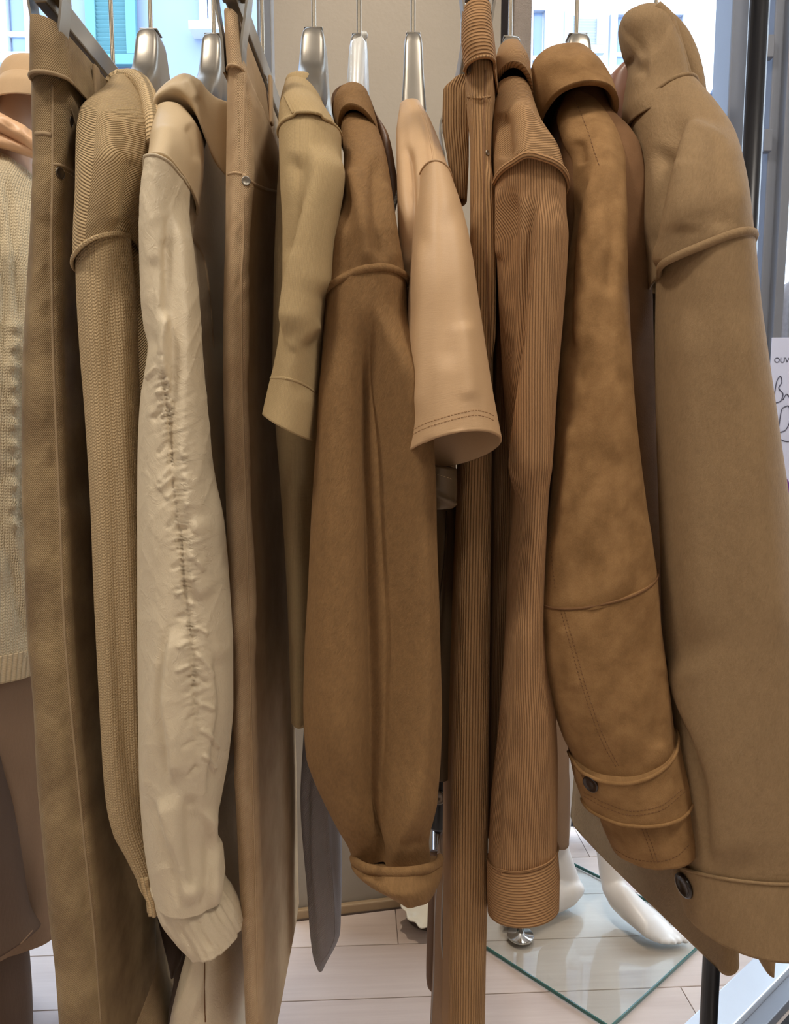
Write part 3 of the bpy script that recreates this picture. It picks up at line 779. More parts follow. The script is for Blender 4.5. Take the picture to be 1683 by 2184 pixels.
button('fly_button', 152, 258, 10, [body], M['darkmetal'], g)
for px, py in ((203, 195),):
    p = P(px, py, .89); box('belt_loop', (P(154,178,.82)[0] - .001, .89, p[2]), (.004, .014, .052), M['oliveseam'], g, .0015)

# --- sand knit sweater
g = garment('sweater', 'sand beige chunky knit sweater with ribbed collar and long slim sleeve', 'sweater', 322, 130)
yk = loft('shoulder', [(242,180),(226,208),(198,234),(179,258),(174,320),(175,420),(172,500),(169,580)], [(306,182),(322,226),(327,290),(318,350),(302,405),(290,450),(281,480),(277,506)],
     [.95,.89,.845,.83,.815,.815,.815,.815], [.03,.05,.055,.055,.05], [.05,.12,.12,.08], M['knitrow'], g, step=5, cap=False, hem=.004,
     folds=[('r', [(222,215),(230,330),(240,500)], 26, .007), ('r', [(290,330),(268,430),(258,500)], 22, -.004), ('r', [(190,300),(186,480)], 18, -.002)], wr=[(70, 110, .0007, 0)])
sl = loft('sleeve', [(171,566),(173,640),(180,760),(190,880),(198,1000),(203,1100),(208,1250),(215,1400),(222,1550),(230,1690),(245,1765),(268,1808),(293,1858)],
     [(277,498),(286,650),(292,800),(298,950),(303,1100),(305,1300),(307,1500),(311,1650),(317,1740),(329,1800),(346,1862)],
     [.815,.815,.815,.82,.825], [.042,.042,.04,.036,.022], [.02,.02,.02], M['knit'], g, step=5, hem=0,
     folds=[('s', [(238,520),(245,650),(247,800),(254,1000),(258,1150),(266,1350),(278,1550),(292,1750)], 12, .008, 50), ('r', [(206,700),(226,1200),(250,1600)], 30, -.004)], wr=[(60, 300, .0015, 0)])
loft('cuff', [(291,1850),(305,1885),(318,1905),(320,1930)], [(344,1855),(350,1895),(356,1932)], .82, [.019,.022], .022, M['knitrib'], g, step=4, rib=(.0068, .0012), folds=[('r', [(310,1895),(345,1900)], 10, -.002)])
loft('body', [(240,330),(228,600),(232,900),(238,1500)], [(312,330),(314,500),(318,700),(318,1000),(318,1500)], .885, .03, .26, M['knitrow'], g, nB=4, roof=.35)
welt('armhole_seam', yk, 'end', .0024, M['knit'], g)
nr = [P(236,190,.945), P(243,176,.945), P(258,167,.945), P(278,166,.93), P(297,174,.912), P(312,196,.885), P(322,230,.855), P(328,268,.83), P(330,310,.82)]
V = spline3(nr, 40)
link('neck_rib', tube_mesh('neck_rib', V, .0095, sides=14), M['knitrib'], g)
# its back half
link('neck_rib', tube_mesh('neck_rib', spline3([P(236,190,.945), P(250,190,1.0), P(270,200,1.06), P(300,230,1.07), P(326,300,.98), P(329,312,.84)], 30), .0095, sides=12), M['knitrib'], g)

# --- cream nylon jacket with the gathered sleeve
g = garment('jacket', 'cream crinkled nylon jacket with gathered seam down the sleeve and elastic cuff', 'jacket', 457, 140)
co = loft('collar', [(327,246),(338,212),(362,182),(398,160),(426,172),(445,195),(465,210),(500,222)], [(329,256),(345,234),(372,226),(402,230),(424,256),(440,300),(458,345),(498,392)],
     [.85,.862,.868,.868,.868,.872,.88,.90], [.010,.022,.025,.024,.020,.016,.012], [.02,.04,.05,.06], M['satincollar'], g, step=5, close=True,
     folds=[('r', [(396,166),(412,190),(420,215)], 8, .003)])
yk = loft('shoulder', [(337,248),(329,300),(326,388)], [(400,236),(421,275),(418,330),(404,398)], [.87,.82,.80], [.03,.045,.05], [.08,.08], M['satincollar'], g, step=5, cap=False, hem=.004, tilt=[0,0,-.012],
     folds=[('r', [(400,265),(418,300),(424,345)], 10, -.004), ('r', [(352,260),(350,380)], 20, .003)])
cs = [(332,735),(345,800),(357,862),(366,930),(377,1010),(385,1100),(391,1190),(397,1270),(407,1340),(414,1440),(419,1540),(428,1640)]
crease = []
for k in range(34):
    x, y = poly(cs, np.array([0.02 + k / 34]))[0]; sd = -1 if k % 2 else 1
    ln_ = (16 + 34 * random.random()) * (0.6 + 0.7 * k / 34); sl_ = 0.25 + 0.9 * random.random()
    crease.append(('r', [(x + sd * 4, y), (x + sd * ln_ * .5, y + ln_ * sl_ * .35), (x + sd * ln_, y + ln_ * sl_)], 4.5, (.0026 if random.random() < .6 else -.0020)))
sl = loft('sleeve', [(320,392),(311,470),(308,540),(310,640),(316,700),(325,742),(317,800),(308,850),(302,950),(300,1100),(300,1300),(302,1500),(305,1650),(312,1750),(322,1830),(333,1875)],
     [(404,400),(402,480),(408,560),(416,650),(428,760),(441,880),(456,1000),(471,1080),(482,1150),(490,1250),(497,1400),(497,1500),(489,1600),(472,1700),(457,1785),(468,1830),(474,1860),(470,1900)],
     [.79,.78,.78,.78,.785], [.05,.05,.055,.06,.05], [.02,.02,.02,.03,.05], M['nylon'], g, step=3.6, nf=84, hem=0, tilt=[-.012,0,0,0,0,.005],
     folds=[('s', [(362,420),(368,520),(378,700),(381,785),(378,857),(373,1000),(383,1090),(388,1180)], 7, .010, 60), ('p', cs, 13, .0028, 10.5), ('p', cs, 30, .0012, 21.0), ('r', cs, 5, -.003),
            ('r', [(330,540),(318,700),(328,760)], 14, -.004), ('r', [(352,670),(346,740),(350,810)], 8, .006), ('r', [(360,500),(352,680)], 14, -.004),
            ('s', [(405,1090),(394,1180),(402,1240),(430,1290)], 7, .006, 40), ('s', [(366,1330),(352,1420),(346,1500),(356,1580),(362,1680)], 6, .008, 44),
            ('s', [(452,1380),(462,1500),(450,1600),(440,1700)], 10, -.005, 36), ('s', [(330,1700),(352,1780),(378,1850),(392,1940)], 8, .006, 50), ('s', [(432,1720),(444,1800),(446,1880),(440,1950)], 8, .008, 40),
            ('r', [(410,1690),(404,1780),(412,1900)], 18, -.006), ('r', [(322,900),(345,870),(356,850)], 6, -.003), ('r', [(335,1046),(362,1022),(378,1000)], 6, .003)]
           + crease, wr=[(46, 170, .0022, .15), (34, 120, .0008, .3, 1), (26, 80, .0005, -.45, 1), (9, 40, .0003, -.3)])
cf = loft('cuff', [(331,1866),(342,1925),(370,1966),(402,1996)], [(472,1892),(494,1915),(509,1945),(515,1976)], [.795,.80], [.052,.05], [.05,.05], M['nylon'], g, step=4, nf=72, hem=.03,
     rib=(.0095, .0003), wr=[(8, 60, .0016, -.5), (7, 40, .0008, -.5, 1)], folds=[('r', [(421,1962),(432,1990),(452,2028)], 3.5, -.003)])
welt('cuff_edge', cf, 'start', .0020, M['nylon'], cf)
bd = loft('body', [(380,340),(390,700),(400,1200),(425,1500),(425,1700)], [(424,330),(428,500),(446,640),(452,760),(462,1000),(470,1300),(470,1700)], .88, .03, .28, M['nylon'], g, nB=4, roof=.35,
     folds=[('s', [(404,500),(425,530),(440,570),(450,650),(456,760)], 5, -.005, 24)], wr=[(26, 60, .003, .3)])
seam('pocket_piping', [(400,497),(420,520),(437,560),(447,630),(455,740)], [bd], .0022, M['satincollar'], g)
tl = loft('tail', [(425,1700),(418,1900),(408,1990),(385,2080),(362,2184),(352,2300)], [(455,1700),(470,1900),(486,1990),(500,2184),(505,2300)], .90, .03, .2, M['nylon'], g, nB=4, hem=.01,
     wr=[(30, 90, .003, .4)], folds=[('r', [(437,1980),(437,2184)], 4, -.003), ('r', [(425,2010),(395,2120),(370,2180)], 10, .004)])
seam('tail_seam', [(437,2040),(436,2110),(438,2180)], [tl], .0008, M['thread'], g)
welt('shoulder_seam', yk, 'end', .0017, M['satincollar'], g)
welt('shoulder_seam', sl, 'start', .0012, M['nylon'], g)

# --- dark trousers low between the olive jeans and the cream jacket
dk = garment('trousers', 'dark brown trouser end hanging low beside the cream jacket tail', 'trousers', 365, 1900)
loft('leg', [(318,1500),(326,1900),(337,1955),(352,2020),(366,2072)], [(398,1500),(398,1900),(397,1960),(388,2040),(374,2078)], 1.02, [.02,.02,.012], .05, M['darkbrown'], dk, close=True)
loft('leg', [(372,1950),(372,2080),(363,2140),(357,2200)], [(400,1950),(396,2080),(385,2140),(372,2200)], 1.06, .015, .05, M['darkbrown'], dk, close=True)

# --- light tan jeans
g = garment('jeans', 'light tan denim jeans with pale metal rivet, between cream jacket and khaki tee', 'jeans', 505, 50, 'jeans and trousers on clip hangers')
jl = [(487,150),(485,250),(483,370),(482,500),(479,600),(477,800),(480,950),(485,1150),(493,1400),(500,1600),(508,1800),(515,1950),(520,2050),(525,2184),(530,2300)]
jr = [(526,152),(542,250),(540,370),(531,500),(527,600),(527,800),(531,950),(537,1150),(544,1400),(550,1600),(556,1800),(561,1950),(565,2184),(569,2300)]
sm = [(521,158),(520,250),(518,370),(520,500),(515,600),(516,800),(520,950),(525,1100),(530,1300),(535,1500),(540,1700),(545,1900),(550,2180)]
body = loft('leg_panels', jl, jr, .825, .018, .36, M['tan'], g, nF=2.0, nB=4, folds=[('s', sm, 9, .004, 40), ('s', [(536,205),(555,260),(562,330),(570,380)], 5, .008, 20),
     ('r', [(530,170),(540,260),(548,330)], 8, -.005), ('r', [(568,200),(566,300),(575,390)], 6, -.005)], wr=[(50, 200, .002, 0), (16, 50, .0008, .5)])
wb = loft('waistband', [(480,32),(483,90),(487,156)], [(510,38),(516,90),(525,160)], [.825,.822,.822], [.016,.02,.02], .355, M['tan'], g, nF=2.2, nB=4, step=4)
welt('waist_seam', wb, 'end', .0014, M['tanseam'], g)
seam('side_seam', sm, [body], .0012, M['tanseam'], g, flat=.7)
pk = [(518,371),(530,382),(545,393),(565,402),(592,410)]
seam('pocket_edge', pk, [body], .0016, M['tanseam'], g); stitches([(522,384),(545,403),(588,420)], [body], M['palethread'], g, 4, 2.5, .0005)
stitches([(507,160),(511,360)], [body], M['palethread'], g, 3.5, 2.5, .0005)
seam('yoke_seam', [(486,372),(500,368),(517,371)], [body], .0014, M['tanseam'], g)
button('rivet', 525, 386, 10, [body], M['silver'], g)
p = P(566, 200, .97); box('belt_loop', (P(526,152,.825)[0] - .001, .99, p[2]), (.004, .014, .055), M['tan'], g, .0015)

# --- khaki knit tee
g = garment('sweater', 'khaki fine knit top with short wide sleeve and ribbed neck', 'top', 670, 130)
yk = loft('shoulder', [(609,182),(603,206),(597,250),(595,292)], [(679,194),(692,228),(712,262),(728,290)], [.95,.90,.84,.82], [.03,.05,.055], [.06,.1,.1], M['khaki'], g, step=5, cap=False, hem=.004,
     folds=[('r', [(625,250),(690,250)], 14, .003)])
nk = loft('neck_rib', [(622,161),(612,170),(607,190)], [(664,160),(675,172),(682,200)], .952, [.010,.026,.034], [.06,.09], M['khaki'], g, step=3, rib=(.003,.0004))
sl = loft('sleeve', [(596,282),(600,400),(605,500),(605,600),(598,715),(587,778),(575,825),(562,882)], [(728,286),(727,380),(720,470),(709,560),(697,650),(687,730),(681,800),(674,880),(668,940)],
     [.82,.79,.78,.77,.765], [.055,.055,.05,.05], [.03,.02,.03], M['khaki'], g, step=5, nf=56, hem=.06, thick=.0025,
     folds=[('s', [(658,300),(657,370),(643,450),(627,540),(615,640),(606,740)], 6, .014, 70), ('r', [(634,320),(628,430),(612,560)], 18, -.008), ('r', [(704,330),(690,480),(668,640)], 30, .004),
            ('r', [(684,690),(650,715),(618,748)], 14, .003), ('r', [(688,600),(668,740),(645,860)], 26, -.004)], wr=[(60, 120, .002, .3)])
seam('cuff_seam', [(577,806),(600,806),(630,812),(655,824),(679,842)], [sl], .0013, M['khaki'], g)
welt('armhole_seam', yk, 'end', .0015, M['khaki'], g)
seam('yoke_seam', [(608,206),(618,226),(626,243)], [yk], .0013, M['khaki'], g, lift=.0008)
loft('body', [(603,300),(592,450),(584,650),(582,800),(588,900),(600,1050),(610,1200),(617,1350),(622,1528)], [(690,300),(685,450),(680,700),(680,900),(672,1050),(665,1200),(660,1350),(658,1538)], .885, .03, .26, M['khaki'], g, nB=4, roof=.35,
     folds=[('r', [(625,1000),(635,1400)], 18, .005), ('r', [(600,500),(596,800)], 10, .003)], wr=[(40, 200, .002, 0)])

# --- camel wool overshirt
g = garment('overshirt', 'camel brown wool overshirt with turned up cuff and leather lined collar', 'overshirt', 766, 140)
sh = loft('shoulder', [(726,265),(731,300),(734,345),(727,420),(714,480),(701,545),(692,645)], [(797,258),(811,290),(823,330),(835,400),(842,450),(852,515),(869,605)], [.91,.84,.80,.78,.78], [.03,.05,.055], [.08,.1,.06], M['camel'], g, step=5, cap=False, hem=.004,
     tilt=[0,0,-.012], folds=[('r', [(752,350),(770,440),(788,570)], 15, .007), ('r', [(800,330),(800,440),(805,560)], 14, -.006), ('r', [(735,400),(745,500),(735,600)], 16, -.004), ('r', [(820,380),(838,480),(845,570)], 12, .004)], wr=[(40, 90, .002, .2)])
sl = loft('sleeve', [(692,636),(688,750),(684,850),(679,920),(672,1000),(665,1100),(658,1250),(650,1400),(648,1500),(653,1600),(668,1650),(690,1700),(720,1760),(742,1800),(755,1838)],
     [(868,596),(869,680),(871,760),(873,850),(877,950),(881,1050),(885,1150),(890,1300),(895,1450),(899,1600),(906,1750),(920,1838)], [.78,.78,.785,.79], [.055,.06,.065,.06], [.02,.02,.02,.055], M['camel'], g, step=5, nf=96, hem=0, tilt=[-.012,0,0,0,-.02],
     folds=[('s', [(796,640),(812,720),(828,850),(842,1000),(852,1200),(858,1400),(854,1600),(842,1720),(832,1838),(830,1880)], 6, .032, 85), ('r', [(780,640),(784,900),(802,1200),(808,1500),(798,1790),(790,1990)], 34, -.028),
            ('r', [(720,700),(705,1100),(700,1450),(730,1700)], 40, .008), ('r', [(845,1795),(880,1780)], 14, -.003)], wr=[(70, 240, .002, 0)])
cf = loft('cuff', [(752,1828),(749,1840),(764,1854),(816,1866)], [(940,1830),(944,1840),(942,1856),(932,1872)], [.79,.785,.785], [.078,.088,.080], [.06,.066,.06], M['camel'], g, step=4, tilt=[-.030,-.027,-.018], hem=.02, thick=.005,
     folds=[('r', [(800,1850),(790,1880)], 16, -.008), ('r', [(760,1848),(930,1850)], 10, .003)], wr=[(30, 22, .002, .3)])
welt('armhole_seam', sh, 'end', .0036, M['camel'], g)
welt('cuff_roll', cf, 'start', .0055, M['camel'], cf, out=-.001)
cl = loft('collar', [(712,222),(711,240),(716,255),(722,270)], [(787,210),(797,240),(806,275),(813,314)], [.93,.92,.91,.90], [.026,.034,.036,.040], [.12,.15], M['camel'], g, step=4, tilt=[-.010,-.014,-.018], hem=.02, thick=.006)
loft('collar_lining', [(722,203),(707,216),(708,236)], [(770,196),(788,212),(801,246)], [.935,.93,.93], [.012,.026,.026], [.08,.13], M['leather'], g, step=3, tilt=[-.004,-.012])
ft = loft('front_facing', [(794,232),(808,280),(818,340),(826,400),(836,440)], [(803,246),(828,286),(842,350),(850,410),(843,442)], [.96,.95,.95], .006, .05, M['leather'], g, step=5, close=True)
V = []
zp = poly([(850,408),(846,425),(839,443)], np.linspace(0, 1, 13))
for i, (x, y) in enumerate(zp):
    p = P(x - 2, y, .942); box('zip_tooth', tuple(p), (.0030, .003, .0012), M['silver'], ft)
loft('body', [(740,420),(725,900),(725,1450)], [(815,420),(812,900),(812,1450)], .90, .03, .27, M['camel'], g, nB=4, roof=.35)

# --- grey denim shirt-tail hanging behind
g = garment('denim_jacket', 'grey lilac denim jacket tail hanging low behind the camel overshirt', 'jacket', 690, 900)
gj = loft('tail_panel', [(655,900),(650,1500),(642,1700),(655,1900),(668,2040),(678,2062)], [(715,900),(720,1500),(722,1700),(727,1850),(725,1985),(690,2064)], 1.07, [.02,.02,.012], [.12,.1,.03], M['greydenim'], g, nB=4, wr=[(20, 120, .003, 0)],
     folds=[('r', [(690,1640),(702,1800),(712,1980)], 5, .003), ('s', [(662,1640),(664,1800),(675,1990),(682,2060)], 5, .006, 20)])
seam('hem_seam', [(708,1840),(715,1990),(702,2030),(684,2056)], [gj], .0012, M['greydenim'], g)
seam('front_seam', [(692,1640),(700,1760),(706,1850)], [gj], .0010, M['greydenim'], g)

# --- peach satin tee
g = garment('blouse', 'peach satin tee with wide open short sleeve and stitched hem', 'blouse', 881, 150)
bd = loft('body', [(853,224),(845,290),(847,400),(850,520),(856,640),(868,850),(880,1010)], [(896,222),(922,268),(946,330),(960,385),(966,600),(970,850),(972,1010)],
     [.95,.84,.80,.81,.83,.84,.85], [.02,.035,.035,.03], [.10,.22,.26,.26,.26], M['satin'], g, step=6, folds=[('r', [(868,300),(874,420),(872,560)], 10, -.008), ('s', [(893,228),(908,262),(922,330),(930,376)], 4, .003, 30)], wr=[(24, 120, .002, 0)])
sl = loft('sleeve', [(894,382),(885,450),(876,560),(871,640),(868,750),(866,850),(865,978)], [(963,390),(985,450),(1002,520),(1021,650),(1036,750),(1050,840),(1069,944)], [.80,.775,.765,.755,.75], [.03,.05,.058,.06,.062], [.03,.05,.058,.06,.062], M['satin'], g,
     step=5, nf=60, nb=40, hem=.11, thick=.0025, tilt=[-.010,0,0,-.006,-.0185], folds=[('r', [(952,420),(960,600),(955,800)], 26, -.004), ('r', [(900,500),(892,900)], 14, .003), ('r', [(968,920),(990,950),(1010,935)], 14, .004), ('r', [(905,950),(930,945)], 10, -.003), ('r', [(985,680),(1000,860)], 20, .003)], wr=[(60, 90, .0014, .3)])
loft('hem_turn', [(867,968),(873,1002),(894,1036)], [(904,1000),(904,1018),(899,1038)], .745, [.004,.004,.002], .004, M['satin'], g, step=4, close=True)
for dy in (0, 10):
    stitches([(868,927+dy),(882,916+dy),(905,904+dy),(940,892+dy),(985,880+dy),(1015,875+dy),(1040,880+dy),(1057,889+dy)], [sl], M['satinthread'], sl, 5, 2.4, .0007)
seam('shoulder_seam', [(893,225),(905,250),(920,310),(929,374)], [bd], .0009, M['satin'], g)
welt('armhole_seam', sl, 'start', .0010, M['satin'], g)
fs = loft('far_sleeve', [(897,985),(897,1040),(898,1082)], [(974,1000),(975,1040),(972,1078)], .80, .03, .04, M['satinshaded'], g, step=4, hem=.03, folds=[('r', [(900,1020),(930,1055),(972,1080)], 8, .008)])  # same peach tee, its satin darkened in colour to stand for shade
stitches([(905,1008),(940,1014),(970,1024)], [fs], M['palethread'], g, 4, 3, .00045)

# --- added dark panel between satin tee and trousers, shade put into its colour
sk = garment('skirt', 'dark taupe satin panel added to stand for shade under the peach tee sleeve', 'skirt', 935, 1300)
sp = loft('panel', [(880,900),(888,1100),(898,1300),(908,1500),(916,1655)], [(965,900),(972,1100),(972,1300),(968,1500),(962,1650)], .89, .02, .22, M['satinshaded'], sk, nB=4,
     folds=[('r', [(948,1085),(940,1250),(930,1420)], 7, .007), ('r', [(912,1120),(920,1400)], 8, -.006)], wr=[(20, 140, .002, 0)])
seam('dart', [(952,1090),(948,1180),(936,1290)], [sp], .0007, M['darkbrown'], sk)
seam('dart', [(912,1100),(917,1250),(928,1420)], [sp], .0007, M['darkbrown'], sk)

# --- corduroy trousers
g = garment('trousers', 'brown wide wale corduroy trousers clipped between the satin tee and corduroy shirt', 'trousers', 1018, 60, 'jeans and trousers on clip hangers')
body = loft('leg_panels', [(991,146),(996,240),(1003,320),(1003,420),(1002,600),(990,850),(981,1000),(975,1150),(970,1300),(965,1500),(961,1700),(959,1850),(957,2000),(955,2184),(953,2300)],
     [(1052,145),(1049,240),(1047,330),(1050,420),(1051,600),(1051,800),(1048,1000),(1046,1200),(1043,1500),(1041,1700),(1039,1900),(1035,2100),(1033,2300)], .83, [.022,.026,.026], [.13,.15,.17,.18,.19,.20,.20], M['cord'], g, bx=[.026,.018,.008,0,0,0], nF=2.2, nB=4,
     folds=[('s', [(1033,330),(1036,450),(1040,600),(1046,780)], 5, .006, 20), ('s', [(1020,180),(1018,330),(1012,460)], 8, -.003, 25), ('r', [(1000,205),(1045,212)], 5, .002)], wr=[(40, 160, .0015, 0)])
wb = loft('waistband', [(986,22),(984,80),(990,152)], [(1046,20),(1050,80),(1055,146)], [.82,.815,.815], [.022,.028,.028], .13, M['cordh'], g, bx=.026, nF=2.2, nB=4, step=4, wr=[(30, 40, .0016, 0)])
welt('waist_seam', wb, 'end', .0013, M['cord'], g)
seam('side_seam', [(1035,150),(1032,330),(1034,450),(1040,600),(1046,790)], [body], .0011, M['cordplain'], g)
seam('yoke_seam', [(997,206),(1020,209),(1047,205)], [body], .0013, M['cord'], g)
button('rivet', 1040, 326, 6, [body], M['silver'], g)
loft('fly_panel', [(970,166),(946,192),(944,260),(954,330),(968,420)], [(996,160),(1000,230),(1000,330),(996,430)], .95, .006, .03, M['cord'], g, step=5, close=True)

# --- corduroy shirt
g = garment('shirt', 'tan brown fine corduroy shirt with buttonless cuff and chevron shoulder', 'shirt', 1088, 140)
cl = loft('collar', [(1062,108),(1054,140),(1050,196)], [(1112,108),(1128,150),(1135,232)], [.94,.92,.91], [.022,.04,.046], [.12,.15], M['cordchev'], g, step=4, tilt=[-.003,-.008,-.020], hem=.02, thick=.005)
sh = loft('shoulder', [(1052,196),(1050,280),(1056,390)], [(1130,205),(1152,280),(1190,340),(1205,410)], [.91,.84,.80], [.035,.055,.055], [.08,.1], M['cordchev'], g, step=5, cap=False, hem=.004, tilt=[-.004,0,-.010], folds=[('r', [(1075,240),(1082,340)], 16, -.007), ('r', [(1118,210),(1122,350)], 26, .006)])
sl = loft('sleeve', [(1055,380),(1058,500),(1062,600),(1072,800),(1084,950),(1092,1100),(1085,1200),(1075,1400),(1062,1560),(1048,1700),(1041,1842)],
     [(1204,404),(1204,500),(1196,620),(1186,750),(1176,900),(1169,1000),(1160,1150),(1156,1300),(1163,1400),(1183,1520),(1187,1640),(1186,1805)], [.80,.795,.795,.80], [.05,.052,.05,.048], [.02,.02,.02,.045], M['cordfine'], g, step=5, nf=60, hem=0, tilt=[-.010,0,0,0,-.008],
     folds=[('s', [(1150,400),(1140,500),(1126,700),(1111,900),(1098,1080)], 7, .016, 60), ('r', [(1090,390),(1088,560),(1084,800)], 16, -.008), ('r', [(1066,390),(1064,560)], 8, .006), ('r', [(1120,390),(1112,600),(1098,800)], 14, .004),
            ('r', [(1072,1500),(1062,1700),(1060,1830)], 10, -.006), ('r', [(1115,1300),(1112,1800)], 24, .004)], wr=[(40, 260, .0016, 0)])
cf = loft('cuff', [(1040,1832),(1039,1885),(1041,1948)], [(1187,1798),(1191,1865),(1190,1926)], .80, [.05,.052], [.045,.05], M['cordh'], g, step=4, tilt=[-.008,-.010,-.013], hem=.03, thick=.003)
welt('armhole_seam', sh, 'end', .0034, M['cordh'], g)
welt('cuff_seam', cf, 'start', .0013, M['cordh'], cf)
loft('body', [(1064,430),(1054,1000),(1046,1520),(1044,1800)], [(1150,430),(1145,1000),(1135,1520),(1130,1800)], .885, .03, .26, M['cordfine'], g, nB=4, roof=.35)

# --- suede jacket
g = garment('jacket', 'tan suede jacket with big turned down collar and buttoned cuff strap', 'jacket', 1229, 150)
cl = loft('collar', [(1150,120),(1138,132),(1130,162),(1139,212),(1148,256)], [(1256,118),(1270,134),(1288,160),(1304,197),(1315,246)], [.93,.92,.91,.905,.90], [.028,.042,.048,.052], [.13,.17], M['suede'], g, step=4, tilt=[-.002,-.004,-.010,-.018], hem=.05, thick=.006,
     folds=[('r', [(1180,130),(1250,135)], 20, .002)], wr=[(50, 50, .0015, .4)])
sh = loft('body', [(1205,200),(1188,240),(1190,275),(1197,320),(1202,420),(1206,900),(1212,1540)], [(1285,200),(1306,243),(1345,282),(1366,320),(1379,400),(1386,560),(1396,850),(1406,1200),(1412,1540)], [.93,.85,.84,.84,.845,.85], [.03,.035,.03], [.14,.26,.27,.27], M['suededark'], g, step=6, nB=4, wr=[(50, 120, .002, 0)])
sl = loft('sleeve', [(1205,205),(1188,250),(1200,300),(1222,350),(1225,450),(1212,560),(1202,650),(1195,750),(1186,900),(1176,1050),(1165,1150),(1147,1287)],
     [(1280,205),(1300,250),(1320,300),(1330,350),(1330,500),(1332,560),(1338,700),(1347,850),(1360,970),(1375,1080),(1397,1217)], [.92,.83,.80,.785,.78,.78], [.02,.045,.05,.052,.055], [.02,.02,.045], M['suede'], g, step=5, nf=60, hem=0, tilt=[0,0,0,0,.006],
     folds=[('s', [(1262,360),(1240,480),(1228,620),(1222,760)], 12, .008, 55), ('r', [(1300,400),(1306,520),(1300,640)], 16, -.005), ('r', [(1216,900),(1200,1100)], 10, .003), ('r', [(1235,300),(1245,350)], 12, -.004), ('r', [(1290,700),(1320,1000)], 30, .003)], wr=[(60, 130, .003, .3), (26, 40, .0008, 0)])
lo = loft('forearm', [(1147,1281),(1146,1302),(1150,1350),(1158,1420),(1170,1480),(1183,1520),(1200,1570),(1217,1605),(1240,1690),(1270,1718),(1284,1760),(1305,1808)],
     [(1397,1211),(1405,1320),(1415,1400),(1425,1480),(1433,1550),(1441,1600),(1463,1680),(1470,1720),(1478,1765),(1478,1795)], [.78,.78,.785,.79], [.056,.052,.046], [.05,.05], M['suede'], g, step=5, nf=60, tilt=[.006,0,0], hem=.03, thick=.003,
     folds=[('r', [(1410,1420),(1400,1600)], 20, -.004), ('r', [(1200,1330),(1230,1480)], 16, .003)], wr=[(70, 120, .002, .4), (26, 40, .0007, 0)])
welt('elbow_seam', lo, 'start', .0013, M['suededark'], g)
st = loft('cuff_strap', [(1213,1603),(1224,1655),(1241,1704)], [(1439,1546),(1454,1615),(1469,1686)], [.785,.788], [.058,.060], [.052,.052], M['suede'], g, step=4, nf=60, tilt=[.020,.010,.003], hem=.03, thick=.003, wr=[(50, 50, .0015, 0)])
for pts in ([(1222,1622),(1250,1632),(1290,1662),(1330,1668),(1385,1645),(1430,1590)], [(1246,1690),(1290,1712),(1350,1730),(1400,1722),(1462,1678)], [(1236,1630),(1240,1650),(1256,1690)],
            [(1246,1698),(1290,1722),(1350,1739),(1402,1731),(1464,1686)]):
    stitches(pts, [st], M['thread'], st, 5, 3, .0006)
for pts in ([(1186,1268),(1215,1370),(1250,1490),(1284,1582),(1316,1640)], [(1193,1266),(1222,1368),(1257,1488),(1291,1580),(1322,1638)], [(1362,1752),(1380,1795),(1396,1842)], [(1370,1752),(1388,1795),(1404,1842)],
            [(1312,1812),(1350,1832),(1400,1838),(1440,1828),(1472,1800)]):
    stitches(pts, [lo], M['thread'], lo, 5, 3, .0006)
stitches([(1172,1130),(1178,1200),(1185,1262)], [sl], M['thread'], g, 5, 3, .0006)
stitches([(1222,206),(1236,235),(1254,280),(1270,330),(1282,362)], [sl, sh], M['thread'], g, 5, 3, .0006)
welt('strap_edge', st, 'start', .0022, M['suede'], st)
welt('strap_edge', st, 'end', .0020, M['suede'], st)
button('snap_button', 1261, 1671, 19, [st], M['horn'], st, [(.0001,-.1),(.9,-.1),(1,.1),(.98,.26),(.86,.3),(.78,.22),(.4,.25),(.0001,.26)])

# --- beige wool coat
g = garment('coat', 'beige wool coat with tall folded collar and round buttoned cuff', 'coat', 1400, 120)
hb = loft('collar_back', [(1362,18),(1395,40),(1425,110),(1445,190)], [(1400,16),(1440,42),(1470,80),(1490,130),(1501,185),(1506,236)], [.955,.95,.94], [.012,.02,.024], [.05,.08], M['beige'], g, step=5, wr=[(40, 60, .001, 0)])
cr = [(1400,17),(1424,40),(1438,78),(1449,115),(1459,150),(1467,180),(1480,205),(1492,224)]
cl = loft('collar', [(1352,20),(1330,34),(1322,58),(1330,96),(1346,136),(1340,185),(1336,230),(1344,262)], cr, [.93,.925,.92,.915,.90], [.012,.030,.034,.036,.04], [.03,.05,.08], M['beige'], g, step=4, nf=56, nF=2.4,
     folds=[('r', [(1335,130),(1356,144),(1385,146)], 16, -.004), ('r', [(1345,100),(1385,74),(1420,90)], 34, -.005)])
q = poly(cr, np.linspace(0, 1, 40))
tube('collar_edge', [tuple(P(x - 1, y, .925 - .022 * i / 39 - .012)) for i, (x, y) in enumerate(q)], .0075, M['beige'], cl, sides=10)
sh = loft('shoulder', [(1344,254),(1362,290),(1378,340),(1390,420),(1396,500),(1400,595)], [(1480,196),(1522,240),(1553,285),(1570,345),(1583,420),(1592,528)], [.91,.85,.80,.78,.78], [.04,.055,.06], [.10,.12,.08], M['beige'], g, step=5, cap=False, hem=.004, tilt=[-.012,0,0,-.012],
     folds=[('s', [(1484,240),(1462,300),(1448,360),(1430,430),(1416,510),(1404,600)], 18, .020, 62), ('r', [(1415,300),(1418,400),(1404,540)], 20, -.010), ('r', [(1520,290),(1528,400),(1540,500)], 18, -.005), ('r', [(1480,360),(1470,500)], 24, .004)], wr=[(50, 90, .002, .2)])
